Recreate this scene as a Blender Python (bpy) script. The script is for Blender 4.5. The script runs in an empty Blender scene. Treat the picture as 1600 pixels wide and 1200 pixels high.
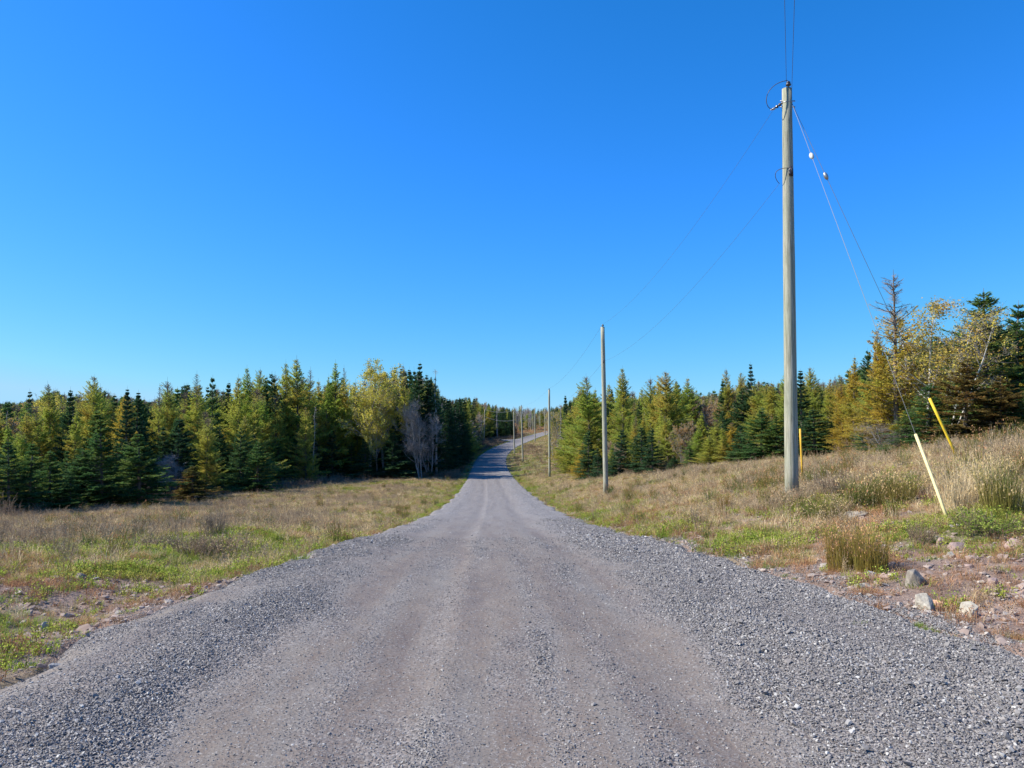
import bpy, bmesh, math, random
import numpy as np
from mathutils import Vector, Matrix, Euler
R_ = math.radians
S = bpy.context.scene
COL = S.collection
random.seed(7)
RNG = np.random.default_rng(11)

# ------------------------------------------------------------------ camera, world, sun, exposure
EYE = 1.6
PITCH = R_(1.91)
FPX = 1200.0
cam_d = bpy.data.cameras.new('camera'); cam = bpy.data.objects.new('camera', cam_d); COL.objects.link(cam)
cam.location = (0, 0, EYE); cam.rotation_euler = (R_(90) + PITCH, 0, 0)
cam_d.lens = 36 * FPX / 1600; cam_d.sensor_width = 36; cam_d.clip_start = 0.05; cam_d.clip_end = 12000
S.camera = cam
SUN_EL = R_(42); SUN_DIR = Vector((-0.998, -0.04, 0)).normalized()
w = bpy.data.worlds.new('World'); S.world = w; w.use_nodes = True
nt = w.node_tree; bg = nt.nodes['Background']
sky = nt.nodes.new('ShaderNodeTexSky'); sky.sky_type = 'NISHITA'; sky.sun_disc = False
sky.sun_elevation = SUN_EL
sky.sun_rotation = math.atan2(SUN_DIR.x, SUN_DIR.y)
sky.air_density = 1.0; sky.dust_density = 0.2; sky.ozone_density = 3.0; sky.altitude = 0
tc = nt.nodes.new('ShaderNodeTexCoord'); sv = nt.nodes.new('ShaderNodeSeparateXYZ'); cv = nt.nodes.new('ShaderNodeCombineXYZ')
mz = nt.nodes.new('ShaderNodeMath'); mz.operation = 'MULTIPLY_ADD'; mz.inputs[1].default_value = 0.85; mz.inputs[2].default_value = 0.062   # the clear autumn air has no yellow horizon band
nt.links.new(tc.outputs['Generated'], sv.inputs[0]); nt.links.new(sv.outputs[0], cv.inputs[0]); nt.links.new(sv.outputs[1], cv.inputs[1])
nt.links.new(sv.outputs[2], mz.inputs[0]); nt.links.new(mz.outputs[0], cv.inputs[2]); nt.links.new(cv.outputs[0], sky.inputs[0])
ss = nt.nodes.new('ShaderNodeSeparateColor'); sc_ = nt.nodes.new('ShaderNodeCombineColor'); nt.links.new(sky.outputs[0], ss.inputs[0])
for k, (ex, gain, top) in enumerate(((2.02, .130, 2.9), (1.06, .832, 5.3), (1.32, 1.08, 7.35))):   # the phone's rendering of the blue, applied to the sky itself
    a_ = nt.nodes.new('ShaderNodeMath'); a_.operation = 'POWER'; a_.inputs[1].default_value = ex; nt.links.new(ss.outputs[k], a_.inputs[0])
    g_ = nt.nodes.new('ShaderNodeMath'); g_.operation = 'MULTIPLY'; g_.inputs[1].default_value = gain; nt.links.new(a_.outputs[0], g_.inputs[0])
    m_ = nt.nodes.new('ShaderNodeMath'); m_.operation = 'MINIMUM'; m_.inputs[1].default_value = top; nt.links.new(g_.outputs[0], m_.inputs[0]); nt.links.new(m_.outputs[0], sc_.inputs[k])
nt.links.new(sc_.outputs[0], bg.inputs[0])
bg.inputs[1].default_value = 0.088
sl = bpy.data.lights.new('sun', 'SUN'); sl.energy = 5.0; sl.angle = R_(0.5); sl.color = (1.0, 0.93, 0.79)
so = bpy.data.objects.new('sun', sl); COL.objects.link(so)
sd = Vector((SUN_DIR.x * math.cos(SUN_EL), SUN_DIR.y * math.cos(SUN_EL), math.sin(SUN_EL)))
so.rotation_euler = sd.to_track_quat('Z', 'Y').to_euler()
S.view_settings.view_transform = 'Standard'; S.view_settings.look = 'None'
S.view_settings.exposure = 0.65; S.view_settings.gamma = 1.0
S.cycles.max_bounces = 6; S.cycles.transparent_max_bounces = 4; S.cycles.diffuse_bounces = 3
S.cycles.glossy_bounces = 2; S.cycles.transmission_bounces = 3

# ------------------------------------------------------------------ terrain functions
_sy = np.array([-400, -60, -10, 0, 5, 8, 12, 16, 21, 30, 39, 56, 73, 90, 120, 140, 170, 200, 240, 270, 300, 330, 370, 410, 500, 700, 1200, 4000.])
_sz = np.array([2, .4, .05, 0, -.06, -.24, -.62, -1.1, -1.75, -2.7, -3.6, -4.9, -5.9, -6.7, -7.7, -7.9, -8.1, -8.05, -8.05, -7.9, -7.7, -7.0, -5.9, -5.0, -4.6, -4.4, -6, -22.])
_cy = np.array([-400, -30, 0, 5, 12.7, 21.6, 39, 56, 90, 120, 140, 165, 190, 215, 240, 270, 300, 340, 380, 450.])
_cx = np.array([12, 1.5, .25, .15, -.1, -.35, -.75, -1.2, -2.4, -3.5, -4.0, -3.9, -2.5, 0, 3.0, 7.2, 12.5, 22, 36, 70.])
def _smooth(xs, ys):
    g = np.concatenate([np.arange(-400, 450, .5), np.arange(450, 4001, 5.)])
    v = np.interp(g, xs, ys)
    n = int((g < 449.9).sum()); a = v[:n]
    out = a.copy()
    for k in (7, 7, 7):
        p = np.pad(out, k, mode='edge'); out = np.convolve(p, np.ones(2 * k + 1) / (2 * k + 1), 'valid')
    i = (g[:n] > 60)
    o2 = out.copy()
    p = np.pad(o2, 15, mode='edge'); o2 = np.convolve(p, np.ones(31) / 31, 'valid')
    out[i] = o2[i]
    v[:n] = out
    return g, v
_gy, _gz = _smooth(_sy, _sz)
_gc, _gx = _smooth(_cy, _cx)
def fz(Y): return np.interp(Y, _gy, _gz)
def xc(Y): return np.interp(Y, _gc, _gx)
def sstep(a, b, x):
    t = np.clip((np.asarray(x, float) - a) / (b - a), 0, 1); return t * t * (3 - 2 * t)
_wr = np.random.default_rng(5)
_WV = [(k, _wr.uniform(0, 6.28), _wr.uniform(0, 6.28, 2)) for k in range(10)]
def wav(X, Y, L, seed=0):
    """smooth pseudo noise of wavelength L, roughly in -1..1"""
    r = np.random.default_rng(100 + seed); s = 0
    for i in range(7):
        a = r.uniform(0, 6.283); f = 6.283 / L * r.uniform(.6, 1.5); ph = r.uniform(0, 6.283)
        s = s + np.sin((X * math.cos(a) + Y * math.sin(a)) * f + ph)
    return s / 3.2
def half_r(Y): return 3.35 + .40 * (1 - sstep(4, 11, Y)) - .35 * sstep(40, 110, Y) + .12 * np.sin(Y * .9) * sstep(6, 12, Y) * (1 - sstep(60, 80, Y)) + .07 * np.sin(Y * 2.3 + 1) + .05 * np.sin(Y * 5.7) * np.sin(Y * 1.3) + .06 * np.sin(Y * 3.9 + 2) * np.sin(Y * .7)
def half_l(Y): return 3.35 + .45 * (1 - sstep(5, 12, Y)) - .35 * sstep(40, 110, Y) + 9 * np.exp(-((Y - 243) / 5.5) ** 4) + .12 * np.sin(Y * .8 + 2) * sstep(3, 10, Y) * (1 - sstep(60, 80, Y)) + .07 * np.sin(Y * 2.1) + .06 * np.sin(Y * 5.1) * np.sin(Y * 1.1) + .07 * np.sin(Y * 3.7) * np.sin(Y * .6 + 1)
def height(X, Y, micro=True):
    X = np.asarray(X, float); Y = np.asarray(Y, float)
    base = fz(Y); c = xc(Y)
    xr = np.maximum(X - c - 3.3, 0); xl = np.maximum(c - 3.2 - X, 0)
    k = (.12 + 1.0 * sstep(3, 19, Y)) * (1 - .6 * sstep(55, 110, Y))
    bank = 5.5 * (1 - np.exp(-.235 * xr / 5.5)) * k
    z = base + bank - np.minimum(.02 * xl, .5) - .22 * np.exp(-((xl - 1.2) / .9) ** 2) * (xl > 0)
    off = np.clip(np.maximum(xr, xl) / 2.0, 0, 1)
    z = z + off * (.10 * wav(X, Y, 9, 1) + .05 * wav(X, Y, 3.1, 2))
    far = sstep(40, 160, np.abs(X - c)) + sstep(300, 500, Y)
    z = z + np.minimum(far, 1) * 1.3 * wav(X, Y, 130, 3)
    if micro: z = z + off * (.025 * wav(X, Y, 1.1, 4) + .012 * wav(X, Y, .45, 5))
    return z
def edge_d(X, Y):
    c = xc(Y); return np.maximum(X - c - half_r(Y), c - X - half_l(Y))
CP, SP = math.cos(PITCH), math.sin(PITCH)
def row_z(y, Y):
    v = (600 - y) / FPX
    return EYE + Y * (SP + v * CP) / (CP - v * SP)
def col_x(x, Y, Z=0.0): return (x - 800) / FPX * (Y * CP + (Z - EYE) * SP)
def proj(X, Y, Z):
    z = Z - EYE; d = Y * CP + z * SP
    return 800 + FPX * X / d, 600 - FPX * (z * CP - Y * SP) / d
def ground_px(x, y):
    """the point of the terrain seen at photo pixel (x, y)"""
    u, v = (x - 800) / FPX, (600 - y) / FPX
    dy = CP - v * SP; dz = SP + v * CP
    t = np.geomspace(2, 700, 6000)
    X, Y, Z = u * t, dy * t, EYE + dz * t
    hit = np.nonzero(Z <= height(X, Y))[0]
    i = hit[0] if len(hit) else -1
    return float(X[i]), float(Y[i]), float(height(X[i], Y[i]))
_LY = [-400, 40, 57, 75, 92, 96.5, 98, 150, 200, 236, 252, 258, 300, 308, 410, 420, 600]
_LX = [-29, -28.6, -27, -24.5, -19.5, -17, -9.5, -9.3, -10.5, -11.5, -11, 1.2, 6.5, 3.5, 3.5, 25, 25]
_RY = [-400, 26, 40, 48, 52, 56, 75, 90, 120, 170, 230, 300, 350, 410, 420, 600]
_RX = [19, 17.8, 17.2, 18.0, 17, 10.2, 8.6, 7.8, 7.8, 10.2, 14.5, 19, 17, 16, 20, 20]
def XL(Y): return np.interp(Y, _LY, _LX)
def XR(Y): return np.interp(Y, _RY, _RX)

# ------------------------------------------------------------------ helpers
def tag(o, label=None, cat=None, group=None, kind=None):
    if label: o['label'] = label
    if cat: o['category'] = cat
    if group: o['group'] = group
    if kind: o['kind'] = kind
    return o
def empty(name, loc, rz=0, sc=None):
    o = bpy.data.objects.new(name, None); COL.objects.link(o); o.empty_display_size = .3
    o.location = loc; o.rotation_euler = (0, 0, rz)
    if sc is not None: o.scale = sc
    return o
def link(name, me, parent=None, loc=(0, 0, 0)):
    o = bpy.data.objects.new(name, me); COL.objects.link(o); o.location = loc
    if parent: o.parent = parent
    return o
class Soup:
    def __init__(s): s.q = []; s.t = []; s.m = []
    def add(s, Q, tone=None, mat=0):
        Q = np.asarray(Q, float).reshape(-1, 4, 3)
        if not len(Q): return
        s.q.append(Q); s.t.append(np.ones(len(Q)) * .5 if tone is None else np.broadcast_to(np.asarray(tone, float), (len(Q),)))
        s.m.append(np.full(len(Q), mat))
    def mesh(s, name, mats, only=None):
        Q = np.concatenate(s.q); T = np.concatenate(s.t); M = np.concatenate(s.m)
        if only is not None:
            k = M == only; Q, T, M = Q[k], T[k], M[k] * 0
        n = len(Q); me = bpy.data.meshes.new(name)
        me.vertices.add(4 * n); me.vertices.foreach_set('co', Q.ravel().astype(np.float32))
        me.loops.add(4 * n); me.loops.foreach_set('vertex_index', np.arange(4 * n, dtype=np.int32))
        me.polygons.add(n); me.polygons.foreach_set('loop_start', np.arange(n, dtype=np.int32) * 4)
        me.polygons.foreach_set('material_index', M.astype(np.int32))
        a = me.attributes.new('tone', 'FLOAT', 'FACE'); a.data.foreach_set('value', T.astype(np.float32))
        for m in mats: me.materials.append(m)
        me.update(calc_edges=True)
        return me
def nrm(v): return v / np.maximum(np.linalg.norm(v, axis=-1, keepdims=True), 1e-9)
def segs(A, B, ra, rb, sides=4):
    A = np.asarray(A, float).reshape(-1, 3); B = np.asarray(B, float).reshape(-1, 3)
    ra = np.broadcast_to(ra, len(A)); rb = np.broadcast_to(rb, len(A))
    D = nrm(B - A); up = np.where(np.abs(D[:, 2:3]) > .9, np.array([[1., 0, 0]]), np.array([[0, 0, 1.]]))
    U = nrm(np.cross(D, up)); V = np.cross(D, U); out = []
    for i in range(sides):
        a, b = 2 * math.pi * i / sides, 2 * math.pi * (i + 1) / sides
        p = lambda P, r, t: P + (U * math.cos(t) + V * math.sin(t)) * r[:, None]
        out.append(np.stack([p(A, ra, a), p(A, ra, b), p(B, rb, b), p(B, rb, a)], 1))
    return np.concatenate(out)
def leaves(P, D, Sd, l, wd):
    l = np.broadcast_to(l, len(P))[:, None]; wd = np.broadcast_to(wd, len(P))[:, None]
    return np.stack([P, P + D * l * .45 + Sd * wd * .5, P + D * l, P + D * l * .45 - Sd * wd * .5], 1)
def rand_unit(rng, n): return nrm(rng.normal(size=(n, 3)))
def tube_mesh(name, pts, radii, mat, sides=10, caps=True, smooth=True):
    """a welded tapering tube through pts"""
    bm = bmesh.new(); rings = []
    pts = [Vector(p) for p in pts]
    if not hasattr(radii, '__len__'): radii = [radii] * len(pts)
    for i, p in enumerate(pts):
        d = (pts[min(i + 1, len(pts) - 1)] - pts[max(i - 1, 0)]).normalized()
        up = Vector((1, 0, 0)) if abs(d.z) > .9 else Vector((0, 0, 1))
        u = d.cross(up).normalized(); v = d.cross(u)
        rings.append([bm.verts.new(p + (u * math.cos(a) + v * math.sin(a)) * radii[i]) for a in [2 * math.pi * k / sides for k in range(sides)]])
    for a, b in zip(rings, rings[1:]):
        for k in range(sides): bm.faces.new((a[k], a[(k + 1) % sides], b[(k + 1) % sides], b[k])).smooth = smooth
    if caps:
        bm.faces.new(rings[0]); bm.faces.new(rings[-1])
    bmesh.ops.recalc_face_normals(bm, faces=bm.faces)
    me = bpy.data.meshes.new(name); bm.to_mesh(me); bm.free(); me.materials.append(mat); return me
def hull_mesh(name, rng, n, dims, mat, bevel=0, sub=0):
    bm = bmesh.new()
    P = rand_unit(rng, n) * rng.uniform(.8, 1.05, (n, 1)) * np.array(dims) * .5
    if n >= 12: P = np.sign(P) * np.abs(P / np.array(dims) * 2) ** .62 * np.array(dims) * .5
    for p in P: bm.verts.new(p)
    r = bmesh.ops.convex_hull(bm, input=bm.verts)
    for v in [v for v in bm.verts if not v.link_faces]: bm.verts.remove(v)
    if bevel: bmesh.ops.bevel(bm, geom=list(bm.edges), offset=bevel, segments=2, affect='EDGES', profile=.6)
    bmesh.ops.recalc_face_normals(bm, faces=bm.faces)
    me = bpy.data.meshes.new(name); bm.to_mesh(me); bm.free(); me.materials.append(mat); return me

# ------------------------------------------------------------------ materials
class NB:
    def __init__(s, name):
        s.m = bpy.data.materials.new(name); s.m.use_nodes = True; s.t = s.m.node_tree
        s.t.nodes.clear(); s.out = s.n('ShaderNodeOutputMaterial')
    def n(s, ty, **kw):
        o = s.t.nodes.new(ty)
        for k, v in kw.items(): setattr(o, k, v)
        return o
    def l(s, a, b): s.t.links.new(a, b)
    def noise(s, vec, sc, det=4, rough=.55):
        n = s.n('ShaderNodeTexNoise'); n.inputs['Scale'].default_value = sc; n.inputs['Detail'].default_value = det
        n.inputs['Roughness'].default_value = rough
        if vec is not None: s.l(vec, n.inputs['Vector'])
        return n.outputs['Fac']
    def ramp(s, fac, stops, interp='LINEAR'):
        r = s.n('ShaderNodeValToRGB'); r.color_ramp.interpolation = interp
        e = r.color_ramp.elements
        while len(e) < len(stops): e.new(.5)
        for i, (p, c) in enumerate(stops):
            e[i].position = p; e[i].color = (*c, 1) if not isinstance(c, (int, float)) else (c, c, c, 1)
        if fac is not None: s.l(fac, r.inputs[0])
        return r.outputs[0]
    def mix(s, fac, a, b, mode='MIX'):
        x = s.n('ShaderNodeMix', data_type='RGBA', blend_type=mode)
        for sock, v in ((0, fac), (6, a), (7, b)):
            if isinstance(v, (int, float)): x.inputs[sock].default_value = v
            elif isinstance(v, tuple): x.inputs[sock].default_value = (*v, 1)
            else: s.l(v, x.inputs[sock])
        return x.outputs[2]
    def math(s, op, a, b=0.0, clamp=False):
        x = s.n('ShaderNodeMath', operation=op, use_clamp=clamp)
        for i, v in enumerate((a, b)):
            if isinstance(v, (int, float)): x.inputs[i].default_value = v
            else: s.l(v, x.inputs[i])
        return x.outputs[0]
    def attr(s, name, out='Fac'):
        a = s.n('ShaderNodeAttribute', attribute_name=name); return a.outputs[out]
    def pos(s): return s.n('ShaderNodeNewGeometry').outputs['Position']
    def obj(s): return s.n('ShaderNodeTexCoord').outputs['Object']
    def rnd(s): return s.n('ShaderNodeObjectInfo').outputs['Random']
    def bsdf(s, col, rough=.9, bump=None, dist=.02, strength=1.0, spec=.3, metal=0):
        p = s.n('ShaderNodeBsdfPrincipled')
        if isinstance(col, tuple): p.inputs['Base Color'].default_value = (*col, 1)
        else: s.l(col, p.inputs['Base Color'])
        p.inputs['Roughness'].default_value = rough; p.inputs['Specular IOR Level'].default_value = spec; p.inputs['Metallic'].default_value = metal
        if bump is not None:
            b = s.n('ShaderNodeBump'); b.inputs['Distance'].default_value = dist; b.inputs['Strength'].default_value = strength
            s.l(bump, b.inputs['Height']); s.l(b.outputs[0], p.inputs['Normal'])
        s.l(p.outputs[0], s.out.inputs[0]); return s.m
    def leafy(s, col, trans=.3, tcol=None):
        d = s.n('ShaderNodeBsdfDiffuse'); t = s.n('ShaderNodeBsdfTranslucent'); m = s.n('ShaderNodeMixShader')
        s.l(col, d.inputs[0]); s.l(tcol if tcol is not None else col, t.inputs[0]); m.inputs[0].default_value = trans
        s.l(d.outputs[0], m.inputs[1]); s.l(t.outputs[0], m.inputs[2]); s.l(m.outputs[0], s.out.inputs[0]); return s.m
def leaf_mat(name, ca, cb, cc=None, trans=.3, patch=.6, lo=.55, hi=1.5):
    """foliage: two hues by tree, a third in patches of the crown, and every spray its own tone"""
    b = NB(name); r = b.rnd()
    col = b.mix(r, ca, cb)
    if cc:
        n = b.noise(b.pos(), patch, 3); f = b.ramp(n, [(.48, 0.), (.68, .85)])
        col = b.mix(f, col, cc)
    k = b.ramp(b.attr('tone'), [(0, lo), (1, hi)])
    col = b.mix(1.0, col, k, 'MULTIPLY')
    return b.leafy(col, trans)
def wood_mat(name, ca, cb, sc=6):
    b = NB(name); mp = b.n('ShaderNodeMapping'); mp.inputs['Scale'].default_value = (sc, sc, sc * .25); b.l(b.obj(), mp.inputs[0])
    n = b.noise(mp.outputs[0], 2.0, 5); return b.bsdf(b.ramp(n, [(.35, ca), (.65, cb)]), .9)
MF = leaf_mat('fir_needles', (.075, .165, .058), (.13, .22, .065), (.20, .25, .06), .38)
MFD = leaf_mat('spruce_needles', (.048, .105, .055), (.085, .16, .062), None, .32)
MFR = leaf_mat('rusty_needles', (.15, .15, .045), (.21, .14, .05), (.26, .13, .04), .35, 1.2)
ML = leaf_mat('larch_needles', (.34, .45, .08), (.48, .50, .10), (.58, .43, .09), .5, .45)
MLG = leaf_mat('golden_larch_needles', (.56, .46, .08), (.58, .40, .06), (.42, .44, .07), .5, .8)
MLN = leaf_mat('olive_larch_needles', (.52, .38, .06), (.42, .38, .06), (.58, .34, .06), .45, .8)
MLT = leaf_mat('larch_bare_twigs', (.30, .23, .17), (.24, .18, .14), None, .0)
MY = leaf_mat('yellow_leaves', (.62, .50, .09), (.56, .50, .10), (.42, .46, .10), .5, 1.0)
MBL = leaf_mat('birch_leaves', (.58, .45, .10), (.48, .42, .10), (.50, .29, .08), .45, 1.6)
MO = leaf_mat('orange_leaves', (.50, .33, .11), (.48, .27, .10), (.40, .38, .12), .45, 1.0)
MRU = leaf_mat('russet_leaves', (.36, .20, .12), (.42, .26, .13), (.32, .28, .11), .4, 1.0)
MBARK = wood_mat('conifer_bark', (.10, .075, .06), (.22, .18, .15))
MGREY = wood_mat('grey_bark', (.24, .22, .21), (.42, .40, .38))
MBIRCH = wood_mat('birch_bark', (.42, .40, .37), (.70, .68, .64), 9)
MTWIG = leaf_mat('twig_brown', (.19, .14, .10), (.27, .205, .155), None, .0)
MTWIGP = leaf_mat('twig_purple', (.31, .27, .25), (.42, .38, .36), None, .0)

# ------------------------------------------------------------------ tree prototypes
def conifer(seed, H, Rb, style='fir', dens=1.0, leaf=1.0, low=.03, power=.85, bt=.80):
    rng = np.random.default_rng(seed); s = Soup()
    nseg = 14; tz = np.linspace(0, 1, nseg + 1)
    wob = np.cumsum(rng.normal(0, .012 * H / nseg, (nseg + 1, 2)), 0)
    r0 = (.012 * H + .03) * (.68 if style == 'larch' else 1)
    T = np.column_stack([wob[:, 0], wob[:, 1], tz * H]); tr = r0 * (1 - tz) ** .85 + .008
    s.add(segs(T[:-1], T[1:], tr[:-1], tr[1:], 7), rng.uniform(.3, .7, nseg * 7), 0)
    larch = style == 'larch'
    nb = int(H * (24 if larch else 26) * dens)
    t = low + (1 - low - .015) * np.sort(rng.uniform(0, 1, nb)) ** .92
    t = t if larch else np.clip(t + .25 * (np.round(t * H * 2.2) / (H * 2.2) - t) * 1.6, low, .985)   # soft whorls
    az = np.arange(nb) * 2.39996 + rng.normal(0, .6, nb)
    lob = 1 + .30 * np.sin(az * 1 + rng.uniform(0, 6) + 3 * t) * np.sin(t * 7 + rng.uniform(0, 6)) + .16 * np.sin(az * 3 + rng.uniform(0, 6)) * np.sin(t * 21 + rng.uniform(0, 6))
    prof = ((1 - t) ** power) * (1 - .35 * np.exp(-t * 14))
    L = Rb * prof * rng.uniform(.45 if larch else .6, 1.2, nb) * lob + .06
    if larch: el = R_(6) + R_(42) * t + rng.normal(0, .24, nb); curve = .10
    else: el = R_(-16) + R_(58) * t ** 1.2 + rng.normal(0, .10, nb); curve = .16
    base = np.column_stack([np.interp(t, tz, T[:, 0]), np.interp(t, tz, T[:, 1]), t * H])
    dh = np.column_stack([np.cos(az), np.sin(az), np.zeros(nb)])
    def pt(i, u):
        l = L[i][:, None]; u = u[:, None]
        p = base[i] + dh[i] * l * u * np.cos(el[i])[:, None]
        p[:, 2] += (l[:, 0] * (u[:, 0] * np.sin(el[i]) + curve * (u[:, 0] ** 2 - .8 * u[:, 0])))
        return p
    I = np.arange(nb)
    for a, b_ in ((0, .35), (.35, .7), (.7, 1)):
        ra = (.010 + .008 * L) * (1 - a) + .004; rb = (.010 + .008 * L) * (1 - b_) + .003
        s.add(segs(pt(I, np.full(nb, a)), pt(I, np.full(nb, b_)), ra, rb, 3), rng.uniform(.2, .8, nb * 3), 0)
    btone = rng.uniform(0, 1, nb)
    m = np.maximum((L * (17 if larch else 15) + 4).astype(int), 3)
    bi = np.repeat(I, m); n = len(bi)
    u = rng.uniform(.08, 1, n) ** .8
    if not larch: u = np.clip(u, .1, 1)
    P = pt(bi, u); P2 = pt(bi, np.minimum(u + .06, 1.06)); D = nrm(P2 - P)
    up = np.array([0, 0, 1.]); side = nrm(np.cross(D, up)) * np.where(rng.random(n) < .5, 1, -1)[:, None]
    tl = (.10 + .34 * L[bi] * (1 - u) ** .8 * (.8 if larch else 1)) * rng.uniform(.6, 1.2, n); tl = np.minimum(tl, .6)
    ang = R_(48) * rng.uniform(.5, 1.3, n)
    TD = D * np.cos(ang)[:, None] + side * np.sin(ang)[:, None] + up * rng.normal(-.04 if not larch else -.12, .16 if not larch else .3, n)[:, None]
    TD = nrm(TD)
    tone = np.clip(.25 * btone[bi] + .45 * rng.random(n) + .3 * t[bi], 0, 1)
    if larch:   # top of a larch is bare twigs: leader and whiskers
        topbare = (t[bi] > bt) & (rng.random(n) < .35 + 3.5 * (t[bi] - bt)); keep = ~topbare
        s.add(segs(P[topbare], (P + TD * tl[:, None])[topbare], .006 * leaf, .002, 3), .5, 2)
        P, TD, tl, tone, bi, side = P[keep], TD[keep], tl[keep], tone[keep], bi[keep], side[keep]; n = len(P)
        s.add(segs(P, P + TD * tl[:, None], .005, .002, 3), .4, 2)
        kk = 9; wid, ln = .036 * leaf, .095 * leaf
    else:
        s.add(leaves(P, TD, nrm(np.cross(TD, up + .5 * rng.normal(size=(n, 3)))), tl, .055 * leaf), tone, 1)
        kk = 5; wid, ln = .045 * leaf, .13 * leaf
    q = np.repeat(np.arange(n), kk); v = (np.tile(np.arange(kk), n) + rng.random(n * kk)) / kk
    PP = P[q] + TD[q] * (tl[q] * v)[:, None]
    sg = np.where(np.tile(np.arange(kk), n) % 2, 1, -1)[:, None]
    SD = nrm(np.cross(TD[q], up)) * sg
    DD = nrm(TD[q] * .75 + SD * .75 + rng.normal(0, .28 if not larch else .7, (len(q), 3)))
    NN = nrm(np.cross(DD, nrm(up + rng.normal(0, .5, (len(q), 3)))))
    s.add(leaves(PP, DD, NN, ln * rng.uniform(.6, 1.3, len(q)) * (.32 + tl[q] * 1.9).clip(.38, 1.2), wid), np.clip(tone[q] + rng.normal(0, .12, len(q)), 0, 1), 1)
    # leader
    s.add(segs([[T[-1, 0], T[-1, 1], H * .97]], [[T[-1, 0], T[-1, 1], H * 1.03]], .012, .004, 4), .4, 0)
    return s
def broadleaf(seed, H, spread, nleaf, stems=1, leaf=.075, bareness=0.0, twigw=.005, lowfoliage=.3, levels=4, thick=1.0, fine=5):
    rng = np.random.default_rng(seed); s = Soup(); A = []; B = []; ra = []; rb = []; tips = []
    def grow(p, d, l, r, lev):
        nseg = 4 if lev == 0 else 3; q = p
        pts = [p]
        for i in range(nseg):
            d = nrm(d + rng.normal(0, .07 + .06 * lev, 3) + np.array([0, 0, .10 if lev else .05])); q2 = q + d * l / nseg
            r1 = r * (1 - .65 * i / nseg); r2 = r * (1 - .65 * (i + 1) / nseg)
            A.append(q); B.append(q2); ra.append(r1); rb.append(r2); q = q2; pts.append(q)
        if lev >= levels - 1:
            tips.append((pts[1], q)); return
        nch = [11, 6, 5, 4][lev] if lev else 17
        for i in range(nch):
            f = rng.uniform(lowfoliage if lev == 0 else .2, 1) if i < nch - 1 else 1.0
            k = min(int(f * nseg), nseg - 1); a = pts[k] + (pts[k + 1] - pts[k]) * (f * nseg - k)
            dd = nrm(pts[k + 1] - pts[k]); o = rng.normal(size=3); o = nrm(o - dd * (o @ dd))
            an = R_(rng.uniform(25, 60)) if i < nch - 1 else .1
            cd = nrm(dd * math.cos(an) + o * math.sin(an))
            ll = (spread * rng.uniform(.7, 1.2) * (1 - .40 * f) * (.40 if i == nch - 1 else 1) if lev == 0 else l * rng.uniform(.35, .6))
            grow(a, cd, ll, max(r * (1 - .6 * f) * .5, .006), lev + 1)
    for k in range(stems):
        a = rng.uniform(0, 6.28); tilt = .0 if stems == 1 else rng.uniform(.08, .32)
        grow(np.array([math.cos(a) * .12 * (stems > 1), math.sin(a) * .12 * (stems > 1), 0.]), nrm(np.array([math.cos(a) * tilt, math.sin(a) * tilt, 1.])), H * rng.uniform(.72, .84), (.011 * H + .02) * (1 if stems == 1 else .7), 0)
    A, B, ra, rb = map(np.array, (A, B, ra, rb)); tp = np.array([[a, b] for a, b in tips]); f = H / B[:, 2].max(); A[:, 2] *= f; B[:, 2] *= f; tp[:, :, 2] *= f
    ra = ra * thick; rb = rb * thick; big = ra > .014
    s.add(segs(A[big], B[big], ra[big], rb[big], 6), .5, 0)
    s.add(segs(A[~big], B[~big], np.maximum(ra[~big], twigw), np.maximum(rb[~big], twigw * .6), 3), rng.uniform(0, 1, (~big).sum() * 3), 2)
    n = len(tp)
    m = fine                                    # fine twigs
    i = rng.integers(0, n, n * m); f = rng.random(n * m)[:, None]
    P = tp[i, 0] * (1 - f) + tp[i, 1] * f; D = nrm(nrm(tp[i, 1] - tp[i, 0]) + rng.normal(0, .55, P.shape))
    s.add(segs(P, P + D * rng.uniform(.12, .35, (len(P), 1)), twigw * .8, twigw * .4, 3), rng.uniform(0, 1, len(P) * 3), 2)
    if nleaf:
        ct = rng.random(n)
        i = rng.integers(0, n, nleaf); i = i[(ct[i] > bareness)]
        f = rng.random(len(i))[:, None]; P = tp[i, 0] * (1 - f) + tp[i, 1] * f + rng.normal(0, .11, (len(i), 3))
        D = rand_unit(rng, len(i)); D[:, 2] -= .4; D = nrm(D); N = nrm(np.cross(D, rand_unit(rng, len(i))))
        s.add(leaves(P, D, N, leaf * rng.uniform(.7, 1.3, len(i)), leaf * .75), np.clip(ct[i] * .5 + rng.random(len(i)) * .5, 0, 1), 1)
    return s
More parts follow.
